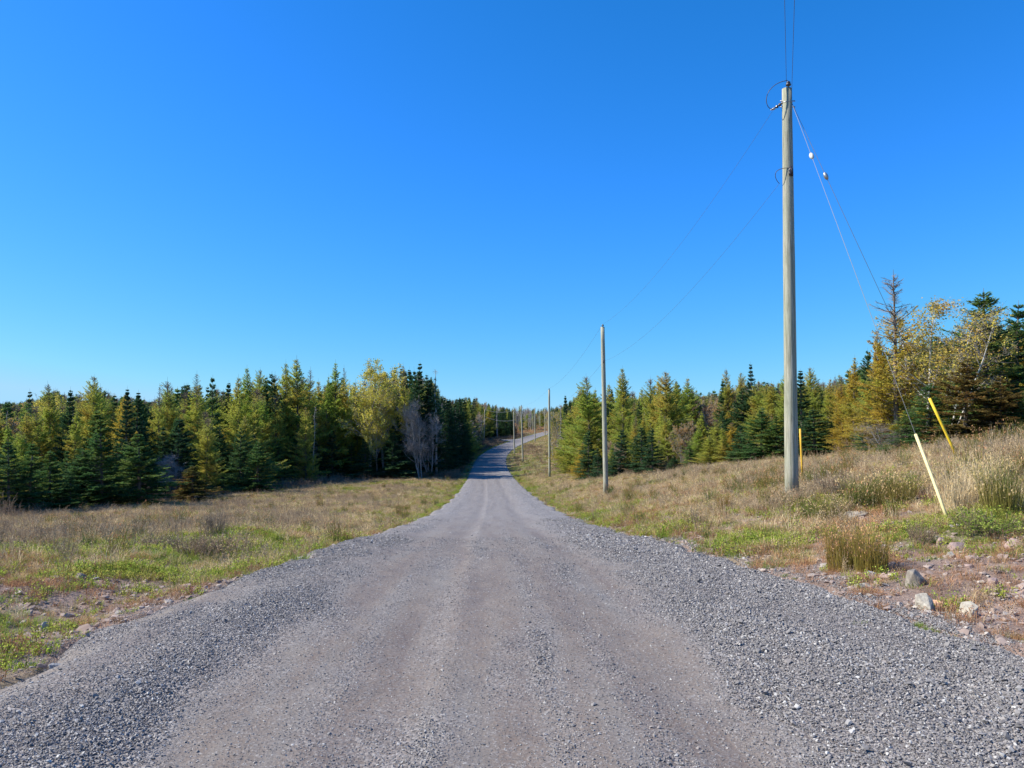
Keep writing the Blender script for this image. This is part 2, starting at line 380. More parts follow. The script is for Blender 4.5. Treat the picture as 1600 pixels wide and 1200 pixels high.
def snag(seed, H, live=0):
    rng = np.random.default_rng(seed); s = Soup(); n = 12; tz = np.linspace(0, 1, n + 1)
    wob = np.cumsum(rng.normal(0, .05, (n + 1, 2)), 0)
    T = np.column_stack([wob, tz * H]); r = (.009 * H + .02) * (1 - tz) ** .6 + .01
    s.add(segs(T[:-1], T[1:], r[:-1], r[1:], 6), .5, 0)
    m = int(H * 6); t = rng.uniform(.25, 1, m); az = rng.uniform(0, 6.28, m); L = (1.15 - t) * rng.uniform(.3, 1.3, m)
    P = np.column_stack([np.interp(t, tz, T[:, 0]), np.interp(t, tz, T[:, 1]), t * H])
    D = nrm(np.column_stack([np.cos(az), np.sin(az), rng.normal(-.05, .3, m)]))
    E = P + D * L[:, None]
    s.add(segs(P, E, .012, .004, 3), .5, 2)
    k = 4; q = np.repeat(np.arange(m), k); f = rng.uniform(.3, 1, m * k)[:, None]; a = P[q] + (E - P)[q] * f
    s.add(segs(a, a + nrm(D[q] + rng.normal(0, .6, (m * k, 3))) * rng.uniform(.08, .35, (m * k, 1)), .006, .003, 3), .5, 2)
    if live:
        i = rng.integers(0, m, live); i = i[(t[i] > .5) & (t[i] < .94) & (rng.random(len(i)) < L[i] * 1.6)]; f = rng.random(len(i))[:, None]; p = P[i] + (E - P)[i] * f + rng.normal(0, .07, (len(i), 3))
        d = rand_unit(rng, len(i)); s.add(leaves(p, d, nrm(np.cross(d, rand_unit(rng, len(i)))), .16, .05), rng.random(len(i)), 1)
    else:
        s.add(leaves(P[:3], D[:3], nrm(np.cross(D[:3], [0, 0, 1.])), .02, .01), .5, 1)
    return s
PROTO = {}   # kind -> list of dict(H, trunk, crown, whole)
def proto(kind, s, H, mt, ml, mtw, has_crown=True):
    tr = Soup(); cr = Soup()
    for Q, T, M in zip(s.q, s.t, s.m):
        (cr if M[0] == 1 or (M[0] == 2 and has_crown == 'twigs') else tr).add(Q, T, int(M[0]))
    d = dict(H=H, trunk=tr.mesh('trunk', [mt, ml, mtw]), crown=cr.mesh('crown', [mt, ml, mtw]) if (has_crown and cr.q) else None, whole=None, soup=s, mats=[mt, ml, mtw])
    PROTO.setdefault(kind, []).append(d)
def recolour(kind, src, ml):
    for d in PROTO[src]:
        e = dict(d); e['crown'] = d['crown'].copy(); e['crown'].materials[1] = ml; e['mats'] = [d['mats'][0], ml, d['mats'][2]]; e['whole'] = None
        PROTO.setdefault(kind, []).append(e)
for i in range(5): proto('fir', conifer(20 + i, 7, [2.4, 2.1, 2.6, 1.8, 2.2][i], 'fir', 1.2, 1.2, .03, .92), 7, MBARK, MF, MTWIG)
recolour('darkfir', 'fir', MFD); recolour('rustfir', 'fir', MFR)
for i in range(4): proto('spruce', conifer(30 + i, 11, [2.1, 2.4, 1.8, 2.7][i], 'fir', 1.15, 1.35, .08, .98), 11, MBARK, MFD, MTWIG)
for i in range(7): proto('larch', conifer(40 + i, 10, [2.7, 3.0, 2.4, 3.3, 2.3, 3.0, 2.6][i], 'larch', 1.15, 1.12, .05, [.72, .85, .60, .9, .78, .66, 1.0][i], [.78, .84, .74, .86, .72, .82, .9][i]), 10, MBARK, ML, MLT)
recolour('goldlarch', 'larch', MLG)
for i in range(2): proto('nearfir', conifer(50 + i, 6, [2.1, 1.85][i], 'fir', 1.6, .8), 6, MBARK, MF, MTWIG)
for i in range(2): proto('nearlarch', conifer(54 + i, 7, [1.5, 1.7][i], 'larch', .75, 1.0, .10, .6, [.60, .8][i]), 7, MBARK, MLN, MLT)
for i in range(2): proto('yellow', broadleaf(60 + i, 10, 3.2, 9000, 1, .13, .15, .008, .25), 10, MGREY, MY, MTWIGP)
for i in range(2): proto('orange', broadleaf(64 + i, 8, 2.6, 9000, 2, .11, .15, .008, .15), 8, MGREY, MO, MTWIGP)
recolour('russet', 'orange', MRU)
for i in range(3): proto('bare', broadleaf(70 + i, 8, 1.7, 0, [4, 3, 5][i], .1, 0, .005, .2, 4, .8, 3), 8, MGREY, MY, MTWIGP, False)
for i in range(3): proto('birch', broadleaf(76 + i, 6, 1.25, 3600, [1, 2, 2][i], .075, .22, .0035, .25, 4, .6, 1), 6, MBIRCH, MBL, MTWIGP)
for i in range(3): proto('snag', snag(80 + i, 10), 10, MGREY, MF, MTWIGP, False)
for i in range(2): proto('thinspruce', snag(85 + i, 11, 5000), 11, MGREY, MFD, MTWIGP)
NAMES = dict(fir='fir_tree', darkfir='fir_tree', rustfir='fir_tree', nearfir='fir_tree', spruce='spruce_tree', thinspruce='spruce_tree', larch='larch_tree', goldlarch='larch_tree', nearlarch='larch_tree',
             yellow='aspen_tree', orange='maple_tree', russet='maple_tree', bare='bare_tree', birch='birch_tree', snag='dead_tree')
CATS = {k: v.replace('_', ' ') for k, v in NAMES.items()}
NT = [0]; PLACED = []
def put_tree(kind, X, Y, H, label, group=None, wide=1.0, var=None, sink=.12):
    ps = PROTO[kind]; d = ps[var if var is not None else int(RNG.integers(len(ps)))]
    k = H / d['H']; z = float(height(X, Y, False)) - sink
    kw = k ** .75 * wide * RNG.uniform(.85, 1.18)
    e = empty(NAMES[kind], (X, Y, z), RNG.uniform(0, 6.28), (kw, kw, k))
    ln_ = .035 if kind in ('larch', 'snag', 'birch', 'bare', 'goldlarch') else .02
    e.rotation_euler = (RNG.normal(0, ln_), RNG.normal(0, ln_), e.rotation_euler[2])
    tag(e, label, CATS[kind], group)
    link('trunk', d['trunk'], e)
    if d['crown']: link('crown', d['crown'], e)
    NT[0] += 1; PLACED.append((X, Y)); return e

# ------------------------------------------------------------------ ground sheet
def grid_mesh(name, xs, ys, zf, mat, attrs=None):
    Xg, Yg = np.meshgrid(xs, ys); Zg = zf(Xg, Yg); n, m = Xg.shape
    me = bpy.data.meshes.new(name); V = np.stack([Xg, Yg, Zg], -1).reshape(-1, 3)
    idx = np.arange(n * m).reshape(n, m)
    F = np.stack([idx[:-1, :-1], idx[:-1, 1:], idx[1:, 1:], idx[1:, :-1]], -1).reshape(-1, 4)
    me.vertices.add(len(V)); me.vertices.foreach_set('co', V.ravel().astype(np.float32))
    me.loops.add(F.size); me.loops.foreach_set('vertex_index', F.ravel().astype(np.int32))
    me.polygons.add(len(F)); me.polygons.foreach_set('loop_start', np.arange(len(F), dtype=np.int32) * 4)
    me.polygons.foreach_set('use_smooth', np.ones(len(F), bool))
    for k, f in (attrs or {}).items():
        a = me.attributes.new(k, 'FLOAT', 'POINT'); a.data.foreach_set('value', np.asarray(f(Xg, Yg), np.float32).ravel())
    me.materials.append(mat); me.update(calc_edges=True); return me
def blob(X, Y, px, py, rx, ry):
    gx, gy, _ = ground_px(px, py); return np.exp(-(((X - gx) / rx) ** 2 + ((Y - gy) / ry) ** 2))
def green_f(X, Y):
    g = blob(X, Y, 100, 868, 5.5, 1.5) + blob(X, Y, 330, 848, 3.0, 1.8) * .8 + blob(X, Y, 260, 905, 1.8, 1.2) * .7
    g = g + blob(X, Y, 1160, 855, 1.0, 1.1) + blob(X, Y, 1570, 825, 1.6, 1.3) * 1.3 + blob(X, Y, 1290, 795, 1.2, 1.0) * .8 + blob(X, Y, 1040, 830, .9, 2.0) * .5
    g = g * 1.35
    g = g + .55 * sstep(.5, 1.0, wav(X, Y, 7, 20)) + .4 * np.exp(-((X - xc(Y)) / 5.2) ** 4) * sstep(14, 24, Y) + .5 * sstep(45, 80, Y) * sstep(-.5, .5, wav(X, Y, 11, 26))
    return np.clip(g, 0, 1)
def bare_f(X, Y):
    b = blob(X, Y, 60, 935, 2.4, 1.1) + blob(X, Y, 200, 915, 1.0, .7) + blob(X, Y, 30, 1010, 1.0, 1.0) * .75 + .45 * np.exp(-(edge_d(X, Y) / .5) ** 2) * (1 - sstep(25, 60, Y)) + blob(X, Y, 1480, 870, 1.5, 1.6) + blob(X, Y, 1550, 930, 1.6, 1.6) + blob(X, Y, 1420, 905, 1.0, .8) + blob(X, Y, 1215, 815, 1.3, 1.4) + blob(X, Y, 1330, 830, 1.0, .9) * .7 + .5 * (X > xc(Y)) * sstep(.1, .8, wav(X, Y, 2.6, 29)) * (1 - sstep(18, 30, Y)) + blob(X, Y, 1530, 1000, 1.5, 1.0) + blob(X, Y, 1400, 800, 1.2, .7) * .6
    b = b + .6 * sstep(.75, 1.1, wav(X, Y, 4.2, 21)) * (1 - sstep(20, 60, Y)) + 1.2 * (X > xc(Y)) * sstep(4.5, 3.4, np.abs(X - xc(Y))) * (1 - sstep(6, 12, Y))
    return np.clip(b, 0, 1)
b = NB('dry_ground'); p = b.pos()
n1 = b.noise(p, 1.3, 6, .65); n2 = b.noise(p, 9, 5, .7); n3 = b.noise(p, 45, 3, .6)
soil = b.ramp(n1, [(.3, (.17, .115, .095)), (.5, (.30, .215, .18)), (.7, (.38, .29, .245))])
straw = b.ramp(n2, [(.3, (.19, .14, .08)), (.55, (.33, .26, .15)), (.75, (.44, .35, .21))])
grn = b.ramp(n2, [(.3, (.06, .09, .02)), (.6, (.13, .17, .035)), (.8, (.2, .2, .06))])
mossn = b.noise(p, .35, 4)
col = b.mix(b.ramp(mossn, [(.45, 0.), (.62, .6)]), straw, b.mix(.5, grn, straw))
col = b.mix(b.ramp(b.noise(p, .5, 5), [(.45, 0.), (.6, .75)]), col, (.15, .10, .085))
col = b.mix(b.attr('green'), col, grn); col = b.mix(b.attr('bare'), col, soil)
col = b.mix(b.ramp(n3, [(.35, .5), (.6, 0.)]), col, (.07, .05, .035))
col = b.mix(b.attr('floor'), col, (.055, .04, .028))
MGROUND = b.bsdf(col, .95, b.math('ADD', b.math('MULTIPLY', n3, .4), n2), .05, .8, .15)
def ground_z(X, Y):
    c = xc(Y); d = np.maximum((X - c) / half_r(Y), (c - X) / half_l(Y))
    inside = (1 - sstep(.90, .985, d)) * (Y > -60) * (Y < 430)
    return height(X, Y) - .22 * inside
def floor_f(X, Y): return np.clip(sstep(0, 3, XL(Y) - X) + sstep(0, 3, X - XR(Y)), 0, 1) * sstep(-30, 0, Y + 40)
xs = np.concatenate([-np.geomspace(3500, 45, 34), np.arange(-42, -9, .45), np.arange(-9, 13, .11), np.arange(13, 42, .4), np.geomspace(45, 3500, 34)])
ys = np.concatenate([-np.geomspace(1500, 12, 16), np.arange(-10, 2, .5), np.arange(2, 22, .12), np.arange(22, 60, .3), np.arange(60, 130, .8), np.arange(130, 450, 2.5), np.geomspace(460, 4000, 30)])
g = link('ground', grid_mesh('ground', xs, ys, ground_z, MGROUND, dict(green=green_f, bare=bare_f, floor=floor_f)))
tag(g, kind='structure')

# ------------------------------------------------------------------ gravel road
def lane_f(X, Y):   # how coarse / loose the gravel is
    u = X - xc(Y) ; wob = .12 * np.sin(Y * .35) + .08 * np.sin(Y * .9 + 1)
    right = sstep(.75, 2.1, u + wob + .22 * wav(X, Y * .6, 1.0, 93)); left = sstep(1.4, 2.4, -u + wob + .22 * wav(X, Y * .6, 1.1, 90))
    mod = .35 + .45 * sstep(-.8, .8, wav(X * 2, Y * .5, 2.2, 95)); strips = mod * (.42 * np.exp(-((u + .55 + wob) / .16) ** 2) + .35 * np.exp(-((u - .12) / .12) ** 2) + .3 * np.exp(-((u + 1.2) / .12) ** 2) + .35 * np.exp(-((u - .62 + wob) / .12) ** 2)) + .22 * sstep(.3, 1, wav(X, Y * .45, 1.1, 96))
    dd = np.where(u > 0, u / half_r(Y), -u / half_l(Y)); edge = .35 * sstep(.86, .98, dd + .05 * wav(X, Y, .9, 94))
    return np.clip(np.maximum(right * (.8 + .25 * wav(X, Y * .5, 1.6, 97)), left * (.50 + .3 * wav(X, Y * .5, 1.9, 98))) + strips - edge, 0, 1)
b = NB('gravel_road'); p = b.pos(); cs = b.attr('coarse'); u = b.attr('lateral')
v1 = b.n('ShaderNodeTexVoronoi'); v1.inputs['Scale'].default_value = 52; b.l(p, v1.inputs['Vector'])
v2 = b.n('ShaderNodeTexVoronoi'); v2.inputs['Scale'].default_value = 110; b.l(p, v2.inputs['Vector'])
sep = b.n('ShaderNodeSeparateColor'); b.l(v1.outputs['Color'], sep.inputs[0]); sep2 = b.n('ShaderNodeSeparateColor'); b.l(v2.outputs['Color'], sep2.inputs[0])
stone = b.ramp(sep.outputs[0], [(0, (.08, .075, .08)), (.45, (.19, .18, .19)), (.8, (.31, .30, .31)), (1, (.55, .53, .53))])
fine = b.ramp(sep2.outputs[0], [(0, (.092, .082, .078)), (.5, (.174, .155, .146)), (.9, (.27, .25, .247)), (1, (.46, .44, .43))])
mp = b.n('ShaderNodeMapping'); mp.inputs['Scale'].default_value = (1.6, .16, 1); b.l(p, mp.inputs[0])
cmb = b.n('ShaderNodeCombineXYZ'); b.l(u, cmb.inputs[0]); sx = b.n('ShaderNodeSeparateXYZ'); b.l(p, sx.inputs[0]); b.l(b.math('MULTIPLY', sx.outputs[1], .07), cmb.inputs[1])
tr = b.noise(cmb.outputs[0], 2.6, 6, .6)
dirt = b.ramp(tr, [(.32, (.150, .106, .085)), (.5, (.185, .148, .126)), (.66, (.195, .175, .162))])
n_f = b.noise(p, 30, 4, .7); n_p = b.noise(p, 2.2, 4, .6)
dirt = b.mix(b.ramp(n_f, [(.4, 0.), (.62, .75)]), dirt, fine)
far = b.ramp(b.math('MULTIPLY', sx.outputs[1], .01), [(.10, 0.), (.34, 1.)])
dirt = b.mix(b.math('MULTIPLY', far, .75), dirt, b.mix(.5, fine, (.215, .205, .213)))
col = b.mix(b.math('ADD', b.math('MULTIPLY', cs, .9), b.math('MULTIPLY', b.math('SUBTRACT', n_p, .5), .5), True), dirt, stone)
col = b.mix(b.ramp(tr, [(.3, .35), (.5, 0.)]), col, (.12, .11, .12))
hgt = b.math('ADD', b.math('MULTIPLY', b.math('SUBTRACT', .6, v1.outputs['Distance']), cs), b.math('MULTIPLY', n_f, .55))
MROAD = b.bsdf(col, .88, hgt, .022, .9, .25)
def road_z(X, Y):
    c = xc(Y); u = X - c; d = np.maximum(u / half_r(Y), -u / half_l(Y))
    ed = .035 - .17 * sstep(.90, 1.0, d)
    rut = -.03 * np.exp(-((u - .95) / .28) ** 2) - .03 * np.exp(-((u + .85) / .28) ** 2) + .035 * np.exp(-((u - 1.9) / .5) ** 2) + .03 * np.exp(-((u + 2.35) / .4) ** 2) + .012 * np.exp(-((u + .55) / .1) ** 2)
    n = .006 * wav(X, Y, .5, 31) + .010 * wav(X, Y * .3, 1.3, 32)
    return height(X, Y, False) + ed + (rut + n) * (1 - sstep(80, 160, Y)) + .03 * wav(X, Y * 3.0, 8, 33) * sstep(.6, 1, d) * .4
ys = np.concatenate([np.arange(-55, 1, .6), np.arange(1, 14, .07), np.arange(14, 40, .25), np.arange(40, 130, .8), np.arange(130, 428, 1.5)])
us = np.concatenate([[-1, -.985, -.96, -.93, -.9], np.linspace(-.87, .87, 110), [.9, .93, .96, .985, 1]])
Yg = np.repeat(ys[:, None], len(us), 1); Ug = np.repeat(us[None], len(ys), 0)
Xg = xc(Yg) + np.where(Ug > 0, half_r(Yg) * Ug, half_l(Yg) * Ug)
def surf_mesh(name, X, Y, Z, mat, attrs):
    n, m = X.shape; me = grid_mesh(name, np.arange(m), np.arange(n), lambda a, b_: a * 0, mat)
    me.vertices.foreach_set('co', np.stack([X, Y, Z], -1).reshape(-1, 3).ravel().astype(np.float32))
    for k, v in attrs.items():
        a = me.attributes.new(k, 'FLOAT', 'POINT'); a.data.foreach_set('value', np.asarray(v, np.float32).ravel())
    me.update(); return me
road = link('road', surf_mesh('road', Xg, Yg, road_z(Xg, Yg), MROAD, dict(coarse=lane_f(Xg, Yg), lateral=Xg - xc(Yg))))
tag(road, kind='structure')

# ------------------------------------------------------------------ scattering (uncountable cover only)
def unlinked(name, me): return bpy.data.objects.new(name, me)
def scatter(name, meshes, P, rot, scl, label, cat):
    me = bpy.data.meshes.new(name); n = len(P)
    me.vertices.add(n); me.vertices.foreach_set('co', np.asarray(P, np.float32).ravel())
    a = me.attributes.new('rot', 'FLOAT_VECTOR', 'POINT'); a.data.foreach_set('vector', np.asarray(rot, np.float32).ravel())
    a = me.attributes.new('scl', 'FLOAT_VECTOR', 'POINT'); a.data.foreach_set('vector', np.asarray(scl, np.float32).ravel())
    a = me.attributes.new('pick', 'INT', 'POINT'); a.data.foreach_set('value', RNG.integers(0, len(meshes), n).astype(np.int32))
    o = link(name, me); ng = bpy.data.node_groups.new(name, 'GeometryNodeTree')
    ng.interface.new_socket('Geometry', in_out='INPUT', socket_type='NodeSocketGeometry'); ng.interface.new_socket('Geometry', in_out='OUTPUT', socket_type='NodeSocketGeometry')
    N = ng.nodes; gi = N.new('NodeGroupInput'); go = N.new('NodeGroupOutput'); ip = N.new('GeometryNodeInstanceOnPoints'); gt = N.new('GeometryNodeGeometryToInstance')
    for k, m in enumerate(meshes):
        oi = N.new('GeometryNodeObjectInfo'); oi.inputs['Object'].default_value = unlinked('%s_source' % name, m); ng.links.new(oi.outputs['Geometry'], gt.inputs[0])
    ng.links.new(gi.outputs[0], ip.inputs['Points']); ng.links.new(gt.outputs[0], ip.inputs['Instance']); ip.inputs['Pick Instance'].default_value = True
    for nm, ty, sock in (('pick', 'INT', 'Instance Index'), ('rot', 'FLOAT_VECTOR', 'Rotation'), ('scl', 'FLOAT_VECTOR', 'Scale')):
        na = N.new('GeometryNodeInputNamedAttribute'); na.data_type = ty; na.inputs['Name'].default_value = nm
        ng.links.new(na.outputs['Attribute'], ip.inputs[sock])
    ng.links.new(ip.outputs[0], go.inputs[0])
    md = o.modifiers.new('scatter', 'NODES'); md.node_group = ng
    tag(o, label, cat, kind='stuff'); return o

# ---- loose stones on the road
b = NB('road_stone'); r = b.rnd()
MSTONE = b.bsdf(b.mix(b.noise(b.obj(), 3, 3), b.ramp(r, [(0, (.07, .065, .067)), (.28, (.153, .142, .139)), (.55, (.255, .24, .235)), (.75, (.30, .25, .225)), (.9, (.44, .42, .41)), (1, (.75, .73, .70))]), (.21, .198, .20)), .75, None, spec=.35)
sm = [hull_mesh('stone', RNG, 11, (1.25, .95, .7), MSTONE) for _ in range(10)]
def gravel_pts(n, y0, y1, pw, thr):
    q = RNG.random(n); Y = y0 * (y1 / y0) ** q if pw else RNG.uniform(y0, y1, n)
    X = xc(Y) + RNG.uniform(-4.1, 4.1, n)
    k = (np.abs(X) < Y * .72 + .4) & (RNG.random(n) < thr + (1 - thr) * lane_f(X, Y) ** 1.3)
    return X[k], Y[k]
# coarse berms near the camera get a real bed of stones, packed lanes a thin scatter
A = [gravel_pts(700000, 3.0, 17, True, .13), gravel_pts(110000, 3.0, 30, True, .08)]
X = np.concatenate([a[0] for a in A]); Y = np.concatenate([a[1] for a in A])
cl = lane_f(X, Y)
sz = (.0060 + .0085 * RNG.random(len(X)) ** 1.8) * (.75 + .5 * cl) * (1 + .7 * sstep(6, 18, Y)); big = RNG.random(len(X)) < .02; sz[big] *= RNG.uniform(1.3, 2.3, big.sum()); sz *= RNG.uniform(.6, 1.25, len(X))
ins = RNG.random(len(X)) < 1 - sstep(-.15, .6, edge_d(X, Y) + .25 * wav(X, Y, .6, 91) + .15 * wav(X, Y, 1.7, 92)); X, Y, sz, cl = X[ins], Y[ins], sz[ins] * np.where(X[ins] < xc(Y[ins]), .9, 1.08), cl[ins]
Z = np.maximum(road_z(X, Y), ground_z(X, Y)) + sz * np.where(cl > .35, RNG.uniform(.05, .62, len(X)), .15)
scatter('gravel', sm, np.column_stack([X, Y, Z]), RNG.uniform(-3.1, 3.1, (len(X), 3)) * [.25, .25, 1], np.repeat(sz[:, None], 3, 1) * 1.25, 'loose grey crushed stone lying over the road surface', 'gravel')

# ---- small plants
def blades(seed, n, hgt_, rad, wdt, lean=.35, mat=None, tips=0, tipmat=None, name='tuft'):
    rng = np.random.default_rng(seed); s = Soup()
    a = rng.uniform(0, 6.28, n); r = rad * rng.random(n) ** .6; B = np.column_stack([np.cos(a) * r, np.sin(a) * r, np.full(n, -.03)])
    az = a + rng.normal(0, 1.0, n); ln = lean * rng.random(n) ** .7 * 1.4; h = hgt_ * rng.uniform(.45, 1.15, n)
    out = np.column_stack([np.cos(az), np.sin(az), np.zeros(n)]); up = np.array([0, 0, 1.])
    sd = nrm(np.cross(out, up) + rng.normal(0, .5, (n, 3)) * [1, 1, 0]); wv = wdt * rng.uniform(.6, 1.3, n)[:, None]
    M = B + out * (h * ln * .35)[:, None] + up * (h * .6)[:, None]; T = B + out * (h * ln)[:, None] + up * (h * (1 - .25 * ln))[:, None]
    tn = rng.random(n)
    s.add(np.stack([B - sd * wv, B + sd * wv, M + sd * wv * .8, M - sd * wv * .8], 1), tn, 0)
    s.add(np.stack([M - sd * wv * .8, M + sd * wv * .8, T + sd * wv * .15, T - sd * wv * .15], 1), np.clip(tn + .1, 0, 1), 0)
    if tips:
        k = rng.random(n) < tips; m = 4; q = np.repeat(np.nonzero(k)[0], m)
        P = T[q] + rng.normal(0, .012, (len(q), 3)) - up * rng.uniform(0, .07, (len(q), 1)); D = nrm(rng.normal(0, .6, (len(q), 3)) + up)
        s.add(leaves(P, D, nrm(np.cross(D, rand_unit(rng, len(q)))), .035, .014), rng.random(len(q)), 1)
    return s.mesh(name, [mat, tipmat or mat])
def herb(seed, n, hgt_, rad, leafn, leafs, stem, lf, name='herb', branch=3):
    rng = np.random.default_rng(seed); s = Soup(); a = rng.uniform(0, 6.28, n); r = rad * rng.random(n) ** .7
    B = np.column_stack([np.cos(a) * r, np.sin(a) * r, np.full(n, -.03)]); h = hgt_ * rng.uniform(.5, 1.15, n)
    D = nrm(np.column_stack([np.cos(a) * .25, np.sin(a) * .25, np.ones(n)]) + rng.normal(0, .14, (n, 3))); T = B + D * h[:, None]
    s.add(segs(B, T, .0035, .002, 3), rng.random(n * 3), 0)
    q = np.repeat(np.arange(n), branch); f = rng.uniform(.3, 1, len(q))[:, None]; P = B[q] + (T - B)[q] * f
    E = P + nrm(D[q] + rng.normal(0, .45, (len(q), 3))) * rng.uniform(.06, .3, (len(q), 1)) * hgt_ * 1.3
    s.add(segs(P, E, .0025, .0012, 3), rng.random(len(q) * 3), 0)
    if leafn:
        i = rng.integers(0, len(q), leafn); f = rng.uniform(.1, 1.05, leafn)[:, None]; L0 = P[i] + (E - P)[i] * f + rng.normal(0, .015, (leafn, 3))
        d = nrm(rng.normal(0, .7, (leafn, 3)) + [0, 0, .4]); s.add(leaves(L0, d, nrm(np.cross(d, rand_unit(rng, leafn))), leafs, leafs * .5), rng.random(leafn), 1)
    return s.mesh(name, [stem, lf])
G_STRAW = leaf_mat('straw', (.62, .47, .25), (.50, .35, .19), (.44, .37, .15), .25, .8)
G_PALE = leaf_mat('pale_straw', (.72, .59, .38), (.62, .49, .31), None, .25)
G_GREEN = leaf_mat('grass_green', (.19, .27, .05), (.26, .32, .065), (.38, .36, .10), .35, 1.0)
G_OLIVE = leaf_mat('rush_olive', (.16, .18, .05), (.25, .20, .06), (.10, .16, .05), .3, 1.0)
G_RED = leaf_mat('red_leaf', (.30, .12, .08), (.38, .19, .10), (.22, .17, .05), .3, 2.0)
G_RUSTY = leaf_mat('rust_grass', (.52, .30, .155), (.44, .235, .135), None, .25)
G_WEED = leaf_mat('weed_stalk', (.30, .22, .145), (.40, .31, .21), None, .0)
G_SEED = leaf_mat('seed_head', (.38, .285, .19), (.50, .39, .26), None, .1)
G_LIME = leaf_mat('lime_leaf', (.36, .47, .07), (.44, .49, .09), (.48, .43, .11), .4, 1.5)
PL = dict(
    straw=[blades(200 + i, 60, .34, .18, .0026, .7, G_STRAW, .3, G_SEED) for i in range(4)],
    pale=[blades(210 + i, 44, .42, .15, .0035, .6, G_PALE, .4, G_STRAW) for i in range(3)],
    green=[blades(220 + i, 90, .15, .17, .0032, .8, G_GREEN) for i in range(4)],
    rush=[blades(230 + i, 110, .50, .14, .0035, .32, G_OLIVE, .2, G_RUSTY) for i in range(4)],
    rust=[blades(240 + i, 60, .22, .17, .0026, .8, G_RUSTY) for i in range(3)],
    weed=[herb(250 + i, 12, .46, .16, 90, .022, G_WEED, G_SEED) for i in range(4)],
    red=[herb(260 + i, 12, .16, .14, 110, .022, G_WEED, G_RED) for i in range(3)],
    lime=[herb(270 + i, 12, .14, .17, 150, .026, G_OLIVE, G_LIME) for i in range(3)],
    twig=[herb(280 + i, 26, .5, .3, 90, .022, MTWIG, G_SEED, branch=7) for i in range(4)],
)
def cover(n, y0, y1, x0=-32, x1=24):
    Y = y0 + (y1 - y0) * RNG.random(n); X = RNG.uniform(x0, x1, n); return X, Y
def plants(name, kind, X, Y, keep, size, label, cat='plants', tall=1.0):
    k = RNG.random(len(X)) < keep; X, Y = X[k], Y[k]; n = len(X)
    s = size * RNG.uniform(.6, 1.35, n) * (1 + .25 * wav(X, Y, 2.5, 60))
    s = np.maximum(s, .25) * (.68 + .32 * sstep(6, 16, Y))
    return scatter(name, PL[kind], np.column_stack([X, Y, height(X, Y) - .01]), np.column_stack([RNG.normal(0, .1, n), RNG.normal(0, .1, n), RNG.uniform(0, 6.28, n)]), np.column_stack([s, s, s * tall * RNG.uniform(.8, 1.2, n)]), label, cat)
def openf(X, Y, m=.12):
    c = xc(Y); d = np.maximum(X - c - half_r(Y), c - X - half_l(Y))
    e = sstep(-m, m, d + .15 * wav(X, Y, .8, 61) - .05)
    fl = floor_f(X, Y)
    vis = (np.abs(X) < np.abs(Y) * .78 + 4)
    return e * (1 - .93 * fl) * vis
zones = [(90000, 3, 30, -25, 20), (110000, 30, 100, -30, 20), (26000, 100, 300, -12, 20)]
XX = []; YY = []
for z in zones:
    x, y = cover(*z); XX.append(x); YY.append(y)
X = np.concatenate(XX); Y = np.concatenate(YY)
op = openf(X, Y); gr = green_f(X, Y); ba = bare_f(X, Y); w1 = wav(X, Y, 6, 71); w2 = wav(X, Y, 3.3, 72); w3 = wav(X, Y, 9, 73); ed = edge_d(X, Y)
right = X > xc(Y); nearf = 1 - sstep(14, 34, Y)
clear = 1 - sstep(285, 310, Y)
low = .55 + .45 * sstep(.2, 2.0, ed)
plants('straw_grass', 'straw', X, Y, op * (1 - gr * .8) * (1 - ba * .85) * (.10 + .46 * sstep(-.5, .6, w1 + .5 * w2)) * low * (1 - .35 * right), .62, 'tan dry grass growing over both verges of the road', 'grass')
plants('pale_grass', 'pale', X, Y, op * (1 - ba) * (1 - gr * .9) * (.04 + .22 * sstep(.1, .9, w2) + .35 * blob(X, Y, 1520, 760, 2.0, 1.8) + .1 * right * sstep(25, 40, Y)) * sstep(.3, 1.5, ed), .62, 'pale bleached grass in patches on the right bank and the field', 'grass')
plants('green_grass', 'green', X, Y, op * (1 - ba * .8) * (.14 + .85 * gr), .85, 'short green grass in patches beside the road', 'grass')
plants('lime_herbs', 'lime', X, Y, op * (1 - ba * .6) * np.clip(.04 + .62 * gr * sstep(-.6, .4, w2) + .12 * sstep(.5, 1, w1), 0, 1), 1.0, 'bright green low herbs in the grass of the left verge')
plants('rust_grass', 'rust', X, Y, op * (1 - gr * .85) * (1 - ba * .72) * (.14 + .34 * sstep(-.3, .6, w3) + .3 * blob(X, Y, 330, 838, 1.6, 1.6) + .25 * (~right) * nearf * (1 - gr)) * (1 + 1.3 * right), .66, 'rust brown short grass at the edges of the gravel', 'grass')
plants('dead_weeds', 'weed', X, Y, op * (1 - ba * .9) * (1 - gr * .6) * (.07 + .34 * sstep(-.1, .8, -w3)) * (.25 + .75 * sstep(1.0, 4, ed)), .72, 'brown dead weed stalks standing in the field', 'weeds')
plants('red_herbs', 'red', X, Y, op * (.05 + .22 * sstep(0, .9, -w1) + .14 * ba * nearf + .25 * np.exp(-(ed / .5) ** 2) * nearf), .7, 'red leaved low plants along the gravel edge and bare soil')
rk = op * sstep(.55, 1.0, wav(X, Y, 4.5, 77)) * (1 - ba) * right * sstep(1.2, 2.5, ed) * (1 - sstep(35, 60, Y)) * .10
plants('rush_grass', 'rush', X, Y, rk + .004 * op * (Y > 13), .9, 'olive rush tufts scattered on the right bank', 'rushes')
fl = floor_f(X, Y); vis = np.abs(X) < Y * .78 + 4
fe = np.exp(-((X - XL(Y)) / 1.6) ** 2) + np.exp(-((X - XR(Y)) / 1.3) ** 2)
